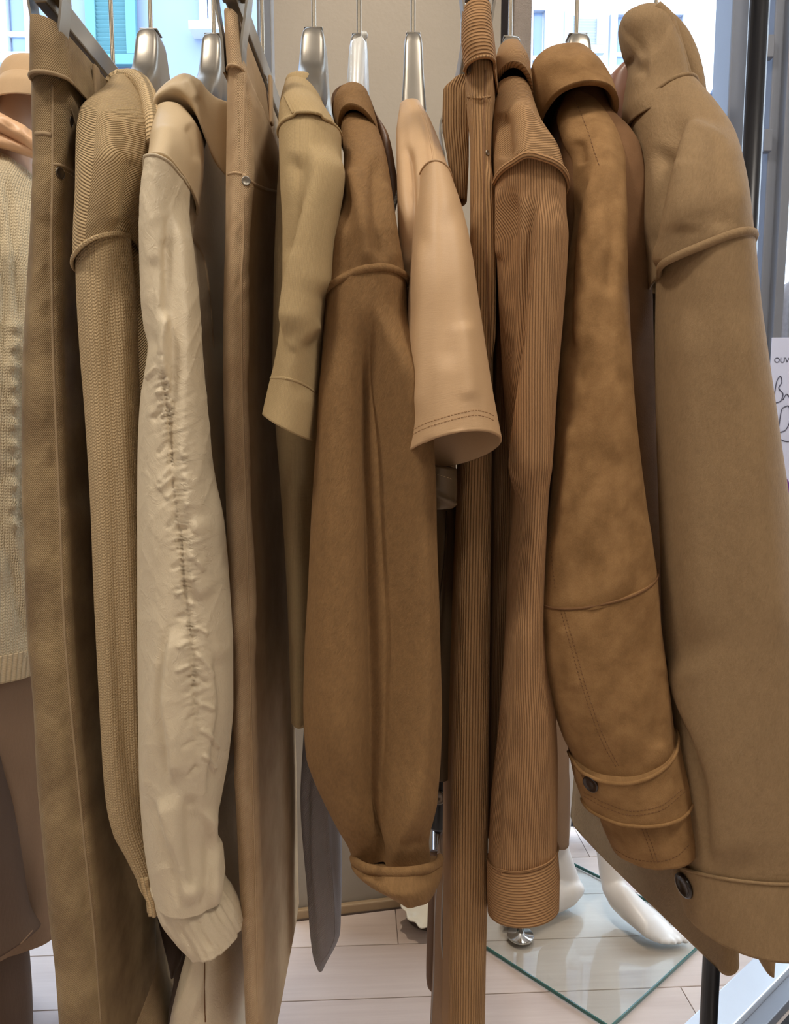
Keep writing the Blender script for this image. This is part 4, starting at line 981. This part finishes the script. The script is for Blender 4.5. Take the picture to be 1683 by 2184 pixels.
sl = loft('sleeve', [(1400,584),(1398,700),(1400,850),(1403,1000),(1408,1150),(1415,1300),(1424,1450),(1436,1600),(1442,1700),(1446,1855)], [(1592,520),(1606,650),(1621,750),(1636,850),(1651,950),(1666,1050),(1680,1150),(1700,1300),(1715,1450),(1730,1600),(1740,1750),(1745,1862)],
     [.78,.78,.785,.79], [.06,.065,.07,.07], [.02,.02,.02,.065], M['beige'], g, step=5, nf=60, hem=0, tilt=[-.012,0,0,0,-.022], folds=[('s', [(1420,1380),(1440,1480),(1486,1590),(1512,1680),(1524,1860)], 12, .010, 90), ('r', [(1470,640),(1470,1000),(1490,1400)], 40, .006), ('r', [(1570,640),(1610,1000),(1660,1400)], 40, .004)], wr=[(80, 260, .002, 0)])
cf = loft('cuff', [(1438,1842),(1446,1890),(1462,1950)], [(1745,1850),(1745,1900),(1740,1956)], .79, [.072,.078], [.07,.07], M['beige'], g, step=4, nf=56, tilt=[-.024,-.012,-.002], hem=.04, thick=.004)
welt('armhole_seam', sh, 'end', .0040, M['beige'], g)
welt('cuff_seam', cf, 'start', .0018, M['beige'], cf)
welt('collar_seam', sh, 'start', .0026, M['beige'], g)
button('cuff_button', 1461, 1888, 27, [cf], M['horn'], cf, [(.0001,-.1),(.85,-.1),(1,.05),(.98,.22),(.8,.28),(.66,.18),(.3,.12),(.0001,.12)])
loft('body', [(1398,330),(1412,500),(1466,1200),(1515,1800),(1530,2066)], [(1460,330),(1478,500),(1540,1200),(1562,1800),(1572,2040)], [.875,.87,.865], [.02,.02], [.28,.30,.35], M['beige'], g, bx=[0,0,0,-.005,-.02,-.045,-.09,-.11], nB=3.4, roof=.3, hem=.012, thick=.003)
loft('front_flap', [(1590,1800),(1612,2020),(1634,2072)], [(1660,1800),(1654,2030),(1648,2074)], .89, .01, .03, M['beige'], g, hem=.01)

loft('collar_lining', [(1320,142),(1300,165),(1290,210),(1292,330)], [(1350,142),(1370,170),(1378,210),(1376,330)], 1.04, .02, .03, plain('rose_lining', (150, 104, 80), .35, var=.05), g, step=5, close=True)

for o in list(COL.objects):
    b_ = o.name.split('.')[0]
    lab = {'snap_button': 'dark brown snap button', 'cuff_button': 'dark horn cuff button', 'fly_button': 'dark metal fly button', 'front_facing': 'brown leather front facing', 'collar_lining': 'smooth lining of the collar',
           'plastic_sleeve': 'white plastic sleeve', 'knot': 'white knotted tie', 'neck_rib': 'ribbed neckband'}.get(b_)
    if lab and o.parent: o['label'] = lab
# ------------------------------------------------------------------ things behind the rail
# dressed display figure at the picture's edge: hat, satin scarf, cable sweater, skirt and coat
fx = P(-20, 400, 1.38)[0]; fy = 1.42
def sweep(name, path, radii, mat, parent=None, seg=24, n=48):
    """an oval tube: centres with (half width, half depth) pairs"""
    t = np.linspace(0, 1, n); c = poly(path, t); r = np.stack([pchip(np.linspace(0, 1, len(radii)), [q[k] for q in radii], t) for k in (0, 1)], -1)
    V, Fc = [], []
    for i in range(n):
        T = Vector(c[min(n-1, i+1)] - c[max(0, i-1)]).normalized(); S = T.cross(Vector((0, 1, 0)))
        S = S.normalized() if S.length > .2 else Vector((1, 0, 0)); D = S.cross(T).normalized()
        for k in range(seg):
            a = TAU * k / seg; V.append(tuple(Vector(c[i]) + S * (math.cos(a) * r[i][0]) + D * (math.sin(a) * r[i][1])))
    for i in range(n - 1):
        for k in range(seg):
            k2 = (k + 1) % seg; Fc.append((i*seg + k, i*seg + k2, (i+1)*seg + k2, (i+1)*seg + k))
    Fc.append(tuple(range(seg))[::-1]); Fc.append(tuple(range((n-1)*seg, n*seg)))
    return link(name, mesh_np(name, V, Fc, np.zeros((len(V), 2))), mat, parent)
hx = P(75, 250, 1.42)[0]
zt = P(75, 330, 1.42)[2]
mq = thing('mannequin', 'tan shop mannequin wearing hat and cream cable sweater, mostly hidden by the olive jeans', 'mannequin', (hx, 1.42, 0))
mt = plain('tan_mannequin', (186, 150, 122), 0.5, var=.03)
sweep('figure', [(hx - .03, 1.355, .70), (hx - .03, 1.355, 1.0), (hx - .03, 1.355, 1.25), (hx - .02, 1.355, zt - .03), (hx, 1.355, zt + .03), (hx, 1.355, zt + .05), (hx, 1.355, zt + .07), (hx, 1.355, zt + .10)],
      [(.11, .055), (.09, .05), (.11, .055), (.08, .045), (.045, .05), (.046, .05), (.04, .045), (.02, .03)], mt, mq)
for s in (-1, 1): sweep('leg', [(hx - .03 + s * .08, 1.355, .75), (hx - .03 + s * .08, 1.355, .45), (hx - .03 + s * .08, 1.36, .03)], [(.075, .08), (.05, .055), (.035, .04)], mt, mq)
# the hat
hat = thing('hat', 'beige felt bucket hat with folded brim on the mannequin', 'hat', (hx, 1.42, P(75, 190, 1.38)[2]))
loft('crown', [(48,131),(22,146),(11,170),(10,200)], [(102,131),(128,146),(139,170),(140,200)], 1.37, [.03,.06,.07], [.03,.07,.08], M['feltbeige'], hat, step=3, close=True)
loft('brim', [(15,186),(2,215),(-2,235),(2,246)], [(136,180),(152,205),(156,225),(152,236)], 1.36, [.07,.085,.088], [.07,.085], M['feltbeige'], hat, step=3, tilt=[.004,.004])
scf = thing('scarf', 'peach satin scarf around the mannequin neck under the hat', 'scarf', tuple(P(40, 290, 1.36)))
loft('fold', [(-60,215),(0,240),(40,262),(90,292)], [(-60,262),(0,284),(40,304),(90,332)], [1.27,1.28,1.29], .02, .03, M['peach'], scf, step=4, close=True, wr=[(30, 14, .004, .5)])
loft('fold', [(-60,270),(0,280),(40,300),(90,322)], [(-60,305),(0,314),(40,326),(90,344)], [1.285,1.29,1.30], .018, .03, M['peach'], scf, step=4, close=True, wr=[(30, 14, .003, .5)])
swt = thing('sweater', 'cream cable knit sweater with ribbed hem on the mannequin by the olive jeans', 'sweater', (hx, 1.42, P(0, 900, 1.3)[2]))
loft('body', [(-40,318),(-160,420),(-190,900),(-180,1395)], [(0,318),(75,385),(100,520),(110,900),(105,1380)], [1.33,1.30,1.28,1.29,1.29], [.04,.08,.1,.1], [.08,.12], M['cream'], swt, step=5, nf=60, hem=0,
     folds=[('r', [(10,360),(30,520),(45,700)], 7, -.006), ('r', [(-10,380),(5,560),(12,900)], 6, -.006), ('r', [(35,700),(50,900),(40,1200)], 8, -.005), ('s', [(-5,1000),(15,1100),(40,1250),(60,1380)], 6, .006, 30)]
      + [('r', [(16 + 5 * (k % 2), 690 + 42 * k), (40 - 4 * (k % 2), 704 + 42 * k)], 11, .010) for k in range(11)], wr=[(30, 60, .004, 0)])
loft('hem_rib', [(-180,1385),(-186,1440)], [(106,1366),(102,1424)], 1.29, .105, .12, M['creamrib'], swt, step=4, rib=(.009, .0016))
skt = thing('skirt', 'long taupe skirt below the cream cable sweater', 'skirt', (hx, 1.42, .6))
loft('panel', [(-190,1400),(-230,1700),(-260,2000)], [(104,1400),(116,1700),(118,1990)], 1.30, .09, .12, M['taupe'], skt, step=8, wr=[(40, 200, .006, 0)])
cot = thing('coat', 'dark taupe coat hem with stitched edge at the lower corner by the skirt', 'coat', (hx - .1, 1.36, .6))
cp = loft('panel', [(-200,1500),(-240,1800),(-260,2140)], [(-22,1560),(22,1720),(46,1850),(62,1940),(84,1978)], 1.22, [.05,.06], .06, M['darktaupe'], cot, step=6, wr=[(40, 160, .004, 0)])
seam('hem_seam', [(70,1984),(45,2012),(20,2035)], [cp], .0012, M['taupe'], cot)
trs = thing('trousers', 'dark brown trouser leg below the taupe coat hem', 'trousers', (hx, 1.36, .25))
loft('leg', [(-70,1960),(-75,2200),(-78,2400)], [(46,1960),(62,2150),(68,2400)], 1.28, .05, .06, M['darktaupe'], trs, step=8)

# second mannequin in the window: white legs standing on a glass base plate
FC = Pz(1302, 2190, 0.01); FL = Pz(1040, 2021, 0.01); FR = Pz(1480, 2027, 0.01)
dl = (FL - FC) / np.linalg.norm(FL - FC); drr = (FR - FC) / np.linalg.norm(FR - FC)
def glass_plate(label, c, a, b, s1, s2):
    pt = [c, c + a * s1, c + a * s1 + b * s2, c + b * s2]
    r = thing('glass_plate', label, 'base plate', (float(c[0]), float(c[1]), 0))
    V = [(p[0], p[1], .0035) for p in pt] + [(p[0], p[1], .0095) for p in pt]
    link('sheet', mesh_np('sheet', V, [(3,2,1,0),(4,5,6,7)], None, False), M['plate'], r)
    V2, F2 = [], []
    for i in range(4):
        p, q = pt[i], pt[(i+1) % 4]; k = len(V2); V2 += [(p[0], p[1], .0030), (q[0], q[1], .0030), (q[0], q[1], .0098), (p[0], p[1], .0098)]
        nn = np.array((q[1]-p[1], p[0]-q[0], 0.)); nn /= np.linalg.norm(nn); cc = sum(pt)/4
        if np.dot(cc - p, nn) < 0: nn = -nn
        V2 += [tuple(np.array(v) + nn * .0025) for v in V2[k:k+4]]
        F2 += [tuple(k + j for j in f) for f in ((0,1,2,3),(7,6,5,4),(3,2,6,7),(0,4,5,1))]
    link('edge', mesh_np('edge', V2, F2, None, False), M['plateedge'], r)
    return r
glass_plate('clear square glass plate with green edge under the white mannequin feet', FC, dl, drr, .40, .40)
g2 = Pz(142, 2215, .01)
glass_plate('glass plate edge on the floor beside the olive jeans', g2, np.array((-.12, .99, 0)), np.array((.99, .12, 0)), .16, .27)

mq = thing('mannequin', 'glossy white mannequin with bare feet on the glass plate', 'mannequin', tuple(Pz(1250, 1930, .01)))
def foot(ank, heel, ball, toe, nm):
    # rising ankle, then the instep down to the toes
    a, h, b, t = [Vector(v) for v in (ank, heel, ball, toe)]
    up = Vector((0, 0, 1)); fwd = (t - h).normalized(); side = fwd.cross(up).normalized()
    st = [(h - fwd*.004 + up*.012, .008, .010), (h + fwd*.008 + up*.016, .021, .018), (h.lerp(b, .22) + up*.012, .026, .032), (h.lerp(b, .45) + up*.010, .027, .036), (h.lerp(b, .7) + up*.006, .031, .029),
          (b + up*.004, .037, .022), (b.lerp(t, .5) + up*.000, .034, .015), (b.lerp(t, .85) - up*.002, .026, .010), (t - up*.003, .010, .005)]
    V, Fc = [], []; seg = 20
    for c, rw, rh in st:
        for k in range(seg):
            an = TAU * k / seg; V.append(tuple(c + side * (math.cos(an)*rw) + up * (math.sin(an)*rh)))
    for i in range(len(st) - 1):
        for k in range(seg): k2 = (k+1) % seg; Fc.append((i*seg+k, i*seg+k2, (i+1)*seg+k2, (i+1)*seg+k))
    Fc.append(tuple(range(seg))[::-1]); Fc.append(tuple(range((len(st)-1)*seg, len(st)*seg)))
    bm = bmesh.new()
    for v in V: bm.verts.new(v)
    bm.verts.ensure_lookup_table()
    for f in Fc: bm.faces.new([bm.verts[i] for i in f])
    # toes
    for i, (sx, r_, ln_) in enumerate(((-.022, .0105, .012), (-.006, .0085, .008), (.007, .008, .003), (.018, .0075, -.004), (.028, .007, -.012))):
        c = t + side * sx * 1.0 + fwd * (ln_ - .006) + up * (-.001)
        mt_ = Matrix.Translation(c) @ Matrix((fwd, side, up)).transposed().to_4x4() @ Matrix.Diagonal((2.3, 1, .95, 1))
        bmesh.ops.create_uvsphere(bm, u_segments=14, v_segments=10, radius=r_, matrix=mt_)
    # shank
    sk = [(h + fwd*.030 + up*.012, .026, .034), (h.lerp(a, .35) + fwd*.016, .024, .032), (h.lerp(a, .62) + fwd*.008, .025, .031), (a, .029, .033), (a + up*.10, .036, .040), (a + up*.20 , .046, .050), (a + up*.32, .044, .048)]
    base = len(bm.verts); vv = []
    for c, rs, rf in sk:
        vv.append([bm.verts.new(c + side*(math.cos(TAU*k/seg)*rs) + fwd*(math.sin(TAU*k/seg)*rf)) for k in range(seg)])
    for i in range(len(sk)-1):
        for k in range(seg): k2 = (k+1) % seg; bm.faces.new((vv[i][k], vv[i][k2], vv[i+1][k2], vv[i+1][k]))
    bm.faces.new(vv[0][::-1]); bm.faces.new(vv[-1])
    me = bpy.data.meshes.new(nm); bmesh.ops.recalc_face_normals(bm, faces=bm.faces[:]); bm.to_mesh(me); bm.free()
    me.polygons.foreach_set('use_smooth', np.ones(len(me.polygons), bool))
    o = link(nm, me, M['white'], mq)
    rm = o.modifiers.new('remesh', 'REMESH'); rm.mode = 'VOXEL'; rm.voxel_size = .0035; rm.use_smooth_shade = True
    s_ = o.modifiers.new('smooth', 'SMOOTH'); s_.factor = .5; s_.iterations = 6
    return o
gz = .0098
h2 = Pz(1290, 1900, gz + .045); t2 = Pz(1432, 2000, gz + .012); b2 = np.array(h2) * .3 + np.array(Pz(1405, 1985, gz + .02)) * .7; b2 = Pz(1392, 1978, gz + .024)
foot(np.array(h2) + np.array((.012, .02, .10)), h2, b2, t2, 'foot')
h1 = Pz(1240, 1905, gz + .022); t1 = Pz(1085, 1950, gz + .012); b1 = Pz(1130, 1938, gz + .022)
foot(np.array(h1) + np.array((-.062, .01, .105)), h1, b1, t1, 'foot')
sweep('thigh', [tuple(np.array(h2) + np.array((.012, .02, .38))), tuple(np.array(h2) + np.array((-.01, .03, .62))), tuple(np.array(h2) + np.array((-.04, .04, .85)))], [(.045, .05), (.06, .065), (.075, .08)], M['white'], mq)
sweep('thigh', [tuple(np.array(h1) + np.array((-.062, .01, .40))), tuple(np.array(h1) + np.array((-.02, .05, .62))), tuple(np.array(h1) + np.array((0, .07, .85)))], [(.045, .05), (.06, .065), (.075, .08)], M['white'], mq)
lg = thing('leggings', 'beige trouser leg above the white mannequin foot beside the suede cuff', 'trousers', tuple(np.array(h1) + np.array((-.045, .01, .3))))
loft('leg', [(1150,1500),(1160,1650),(1168,1790)], [(1216,1500),(1215,1650),(1212,1790)], h1[1], .045, .05, M['taupe'], lg, step=8)
# chrome flange and rod on the plate
fg = Pz(1110, 1998, gz); rod = thing('display_rod', 'chrome display rod with round foot flange on the glass plate', 'stand', tuple(fg))
me = lathe_mesh('flange', [(.0001, 0), (.0275, 0), (.0285, .003), (.0275, .006), (.010, .008), (.008, .012), (.0001, .012)], 40)
o = link('flange', me, M['chrome'], rod); o.matrix_parent_inverse.identity()
tube('rod', [tuple(fg + np.array((0, 0, .008))), tuple(fg + np.array((0, 0, .9)))], .0075, M['chrome'], rod, sides=16)

# black clamp with a knob on a chrome stand, and the piped trousers behind the corduroy
sp_ = P(938, 1700, 1.10); std = thing('mannequin_stand', 'chrome mannequin stand with black clamp and silver knob behind the corduroy trousers', 'stand', (sp_[0], 1.13, 0))
zt_, zb_ = P(938, 1660, 1.10)[2], P(938, 1786, 1.10)[2]
prf = [(.0001, zb_), (.014, zb_), (.0155, zb_ + .004), (.022, zb_ + .05), (.022, zt_ - .005), (.019, zt_), (.016, zt_ + .3), (.0001, zt_ + .3)]
o = link('clamp', lathe_mesh('clamp', prf, 28), M['black'], std); o.matrix_parent_inverse.identity()
BVH[o.name] = BVHTree.FromPolygons([v.co + std.location for v in o.data.vertices], [tuple(p.vertices) for p in o.data.polygons])
button('knob', 935, 1700, 16, [o], M['darkmetal'], std, [(.0001,-.1),(.9,-.1),(1,.05),(.97,.24),(.8,.3),(.2,.3),(.15,.24),(.0001,.24)])
tube('pole', [(sp_[0], 1.13, .012), (sp_[0], 1.13, zb_ + .01)], .0085, M['chrome'], std, sides=20)
o = link('foot', lathe_mesh('foot', [(.0001, 0), (.09, 0), (.09, .006), (.02, .012), (.0001, .012)], 40), M['chrome'], std); o.matrix_parent_inverse.identity()
tr = thing('trousers', 'taupe trouser leg with pale piping just behind the corduroy trousers', 'trousers', tuple(P(940, 2000, .95)))
tp = loft('leg', [(938,1812),(932,1845),(927,1920),(924,2050),(918,2184),(914,2300)], [(966,1812),(966,1900),(966,2050),(964,2300)], .95, .02, .05, M['taupe'], tr, step=6)
for pts in ([(938,1830),(931,1900),(927,1980),(926,2060),(920,2180)], [(951,1830),(944,1920),(942,2000),(950,2080),(952,2180)]):
    seam('piping', pts, [tp], .0013, M['piping'], tr)
lb = thing('belt', 'dark brown leather strap hanging behind the camel cuff', 'belt', tuple(P(920, 2000, 1.0)))
loft('strap', [(918,1815),(914,1900),(909,2080),(912,2105),(924,2118)], [(940,1815),(938,1900),(934,2080),(932,2110),(928,2119)], 1.0, .003, .004, M['leather'], lb, step=6, close=True)

# scalloped white dish on its dark base
sc0 = Pz(918, 1988, 0); ds = thing('scalloped_dish', 'white scalloped ceramic dish on a dark round base on the floor', 'dish', (sc0[0], sc0[1] + .05, 0))
prf = [(.0001, .030), (.03, .032), (.048, .040), (.060, .056), (.064, .066), (.060, .066), (.050, .052), (.03, .042), (.0001, .040)]
o = link('dish', lathe_mesh('dish', prf, 96, (13, .05, .045)), M['ceramic'], ds); o.matrix_parent_inverse.identity(); o.rotation_euler = (math.radians(30), 0, 0); o.location = (0, -.004, .012)
o = link('base', lathe_mesh('base', [(.0001, 0), (.046, 0), (.050, .004), (.052, .032), (.03, .036), (.0001, .036)], 40), M['pot'], ds); o.matrix_parent_inverse.identity()

# opening-hours sheet on the door
sg = P(1648, 720, 1.70); sgx, sgz = sg[0], sg[2]
PXM = (1.70 * CP) / F                                         # metres to a pixel there
sign = thing('opening_sign', 'white opening hours sheet with purple oval logo on the glass door', 'sign', (sgx, 1.70, sgz))
link('sheet', box_mesh('sheet', .26, .002, .46, .0008), M['paper'], sign).location = Vector((.13 - .002, 0, -.23)); sign.children[0].matrix_parent_inverse.identity()
def write(txt, lx, lz, size, mat, name='lettering'):
    cu = bpy.data.curves.new(name, 'FONT'); cu.body = txt; cu.size = size; cu.extrude = .0004
    tmp = bpy.data.objects.new('tmp', cu); COL.objects.link(tmp); bpy.context.view_layer.update()
    me = bpy.data.meshes.new_from_object(tmp.evaluated_get(bpy.context.evaluated_depsgraph_get())); bpy.data.objects.remove(tmp); bpy.data.curves.remove(cu)
    o = bpy.data.objects.new(name, me); COL.objects.link(o); me.materials.clear(); me.materials.append(mat); o.parent = sign
    o.location = (lx, -.0018, lz); o.rotation_euler = (math.radians(90), 0, 0); return o
write('OUVERT', .005, -(768 - 716) * PXM, .0155, M['ink'])
def scrawl(pts, r=.0011, mat='ink'):
    q = [(sgx + (x - 1648) * PXM, 1.698, sgz - (y - 720) * PXM) for x, y in pts]
    tube('handwriting', spline3(q, 30), r, M[mat], sign, sides=6)
scrawl([(1657,842),(1662,808),(1668,800),(1672,812),(1666,825),(1676,838),(1672,852),(1655,858)])
scrawl([(1676,850),(1684,838),(1690,845),(1694,852),(1700,838),(1704,850)])
scrawl([(1670,915),(1676,868),(1688,862),(1694,890),(1684,915),(1668,920)])
scrawl([(1672,932),(1690,938),(1700,936)]); scrawl([(1674,950),(1676,962)])
st_ = [( (7 if k % 2 == 0 else 3) * PXM * math.cos(TAU*k/10), (9 if k % 2 == 0 else 4) * PXM * math.sin(TAU*k/10)) for k in range(10)]
V = [(x, -.0016, z) for x, z in st_] + [(x, -.0008, z) for x, z in st_]
o = link('star', mesh_np('star', V, [tuple(range(10)), tuple(range(19, 9, -1))] + [(k, (k+1) % 10, 10 + (k+1) % 10, 10 + k) for k in range(10)], None, False), M['yellow'], sign)
o.matrix_parent_inverse.identity(); o.location = ((1677-1648)*PXM, 0, -(985-720)*PXM)
o = link('logo', lathe_mesh('logo', [(.0001, 0), (.026, 0), (.026, .0008), (.0001, .0008)], 40), M['purple'], sign)
o.matrix_parent_inverse.identity(); o.location = ((1682-1648)*PXM, -.0012, -(1048-720)*PXM); o.rotation_euler = (math.radians(90), math.radians(0), 0); o.scale = (.86, 1.45, 1)
for k in range(4):
    q = [(sgx + (x - 1648)*PXM, 1.6965, sgz - (y - 720)*PXM) for x, y in ((1667, 1030 + k*13), (1674, 1022 + k*13), (1690, 1026 + k*13))]
    tube('logo_stroke', q, .0014, M['paper'], sign, sides=6)

# a passer-by outside the door, head bent, only the hair showing above the sheet
pp = P(1690, 690, 2.6); per = thing('person', 'person with grey hair in dark coat standing outside the glass door', 'person', (pp[0] + .03, 2.6, -.07))
hz = P(1690, 668, 2.6)[2]; cx_ = pp[0] + .03
skm = bpy.data.meshes.new('body')
J = {'pelvis': (cx_, 2.6, .82), 'chest': (cx_, 2.58, 1.12), 'neck': (cx_, 2.57, hz - .13), 'head': (cx_, 2.55, hz - .04), 'top': (cx_, 2.55, hz + .045)}
vl = list(J.values()); ed = [(0,1),(1,2),(2,3),(3,4)]; rad = [.15,.17,.055,.085,.075]
for s in (-1, 1):
    k = len(vl); vl += [(cx_ + s*.17, 2.58, 1.17), (cx_ + s*.23, 2.55, .92), (cx_ + s*.20, 2.44, .72)]; ed += [(1,k),(k,k+1),(k+1,k+2)]; rad += [.075,.05,.036]
    k = len(vl); vl += [(cx_ + s*.09, 2.6, .74), (cx_ + s*.10, 2.58, .38), (cx_ + s*.10, 2.6, .0), (cx_ + s*.11, 2.48, -.05)]; ed += [(0,k),(k,k+1),(k+1,k+2),(k+2,k+3)]; rad += [.10,.07,.05,.04]
skm.from_pydata(vl, ed, []); skm.update()
b = link('body', skm, M['coatdark'], per)
md = b.modifiers.new('skin', 'SKIN'); md.use_smooth_shade = True; b.modifiers.new('sub', 'SUBSURF').levels = 2; b.modifiers['sub'].render_levels = 2
for i, v in enumerate(skm.skin_vertices[0].data): v.radius = (rad[i], rad[i] * (.7 if i < 2 else 1)); v.use_root = (i == 0)
hd = lathe_mesh('hair', [(.001, .115), (.04, .11), (.075, .085), (.095, .04), (.10, -.01), (.098, -.06), (.10, -.11), (.085, -.15), (.06, -.13), (.001, -.05)], 60, (15, .03, .03))
o = link('hair', hd, M['hair'], per); o.matrix_parent_inverse.identity(); o.location = Vector((cx_, 2.575, hz)) - per.location
fc = lathe_mesh('face', [(.001, .10), (.04, .09), (.066, .05), (.072, 0), (.066, -.05), (.045, -.095), (.02, -.115), (.001, -.118)], 24)
o = link('face', fc, M['skin'], per); o.matrix_parent_inverse.identity(); o.location = Vector((cx_ + .02, 2.64, hz - .02)) - per.location
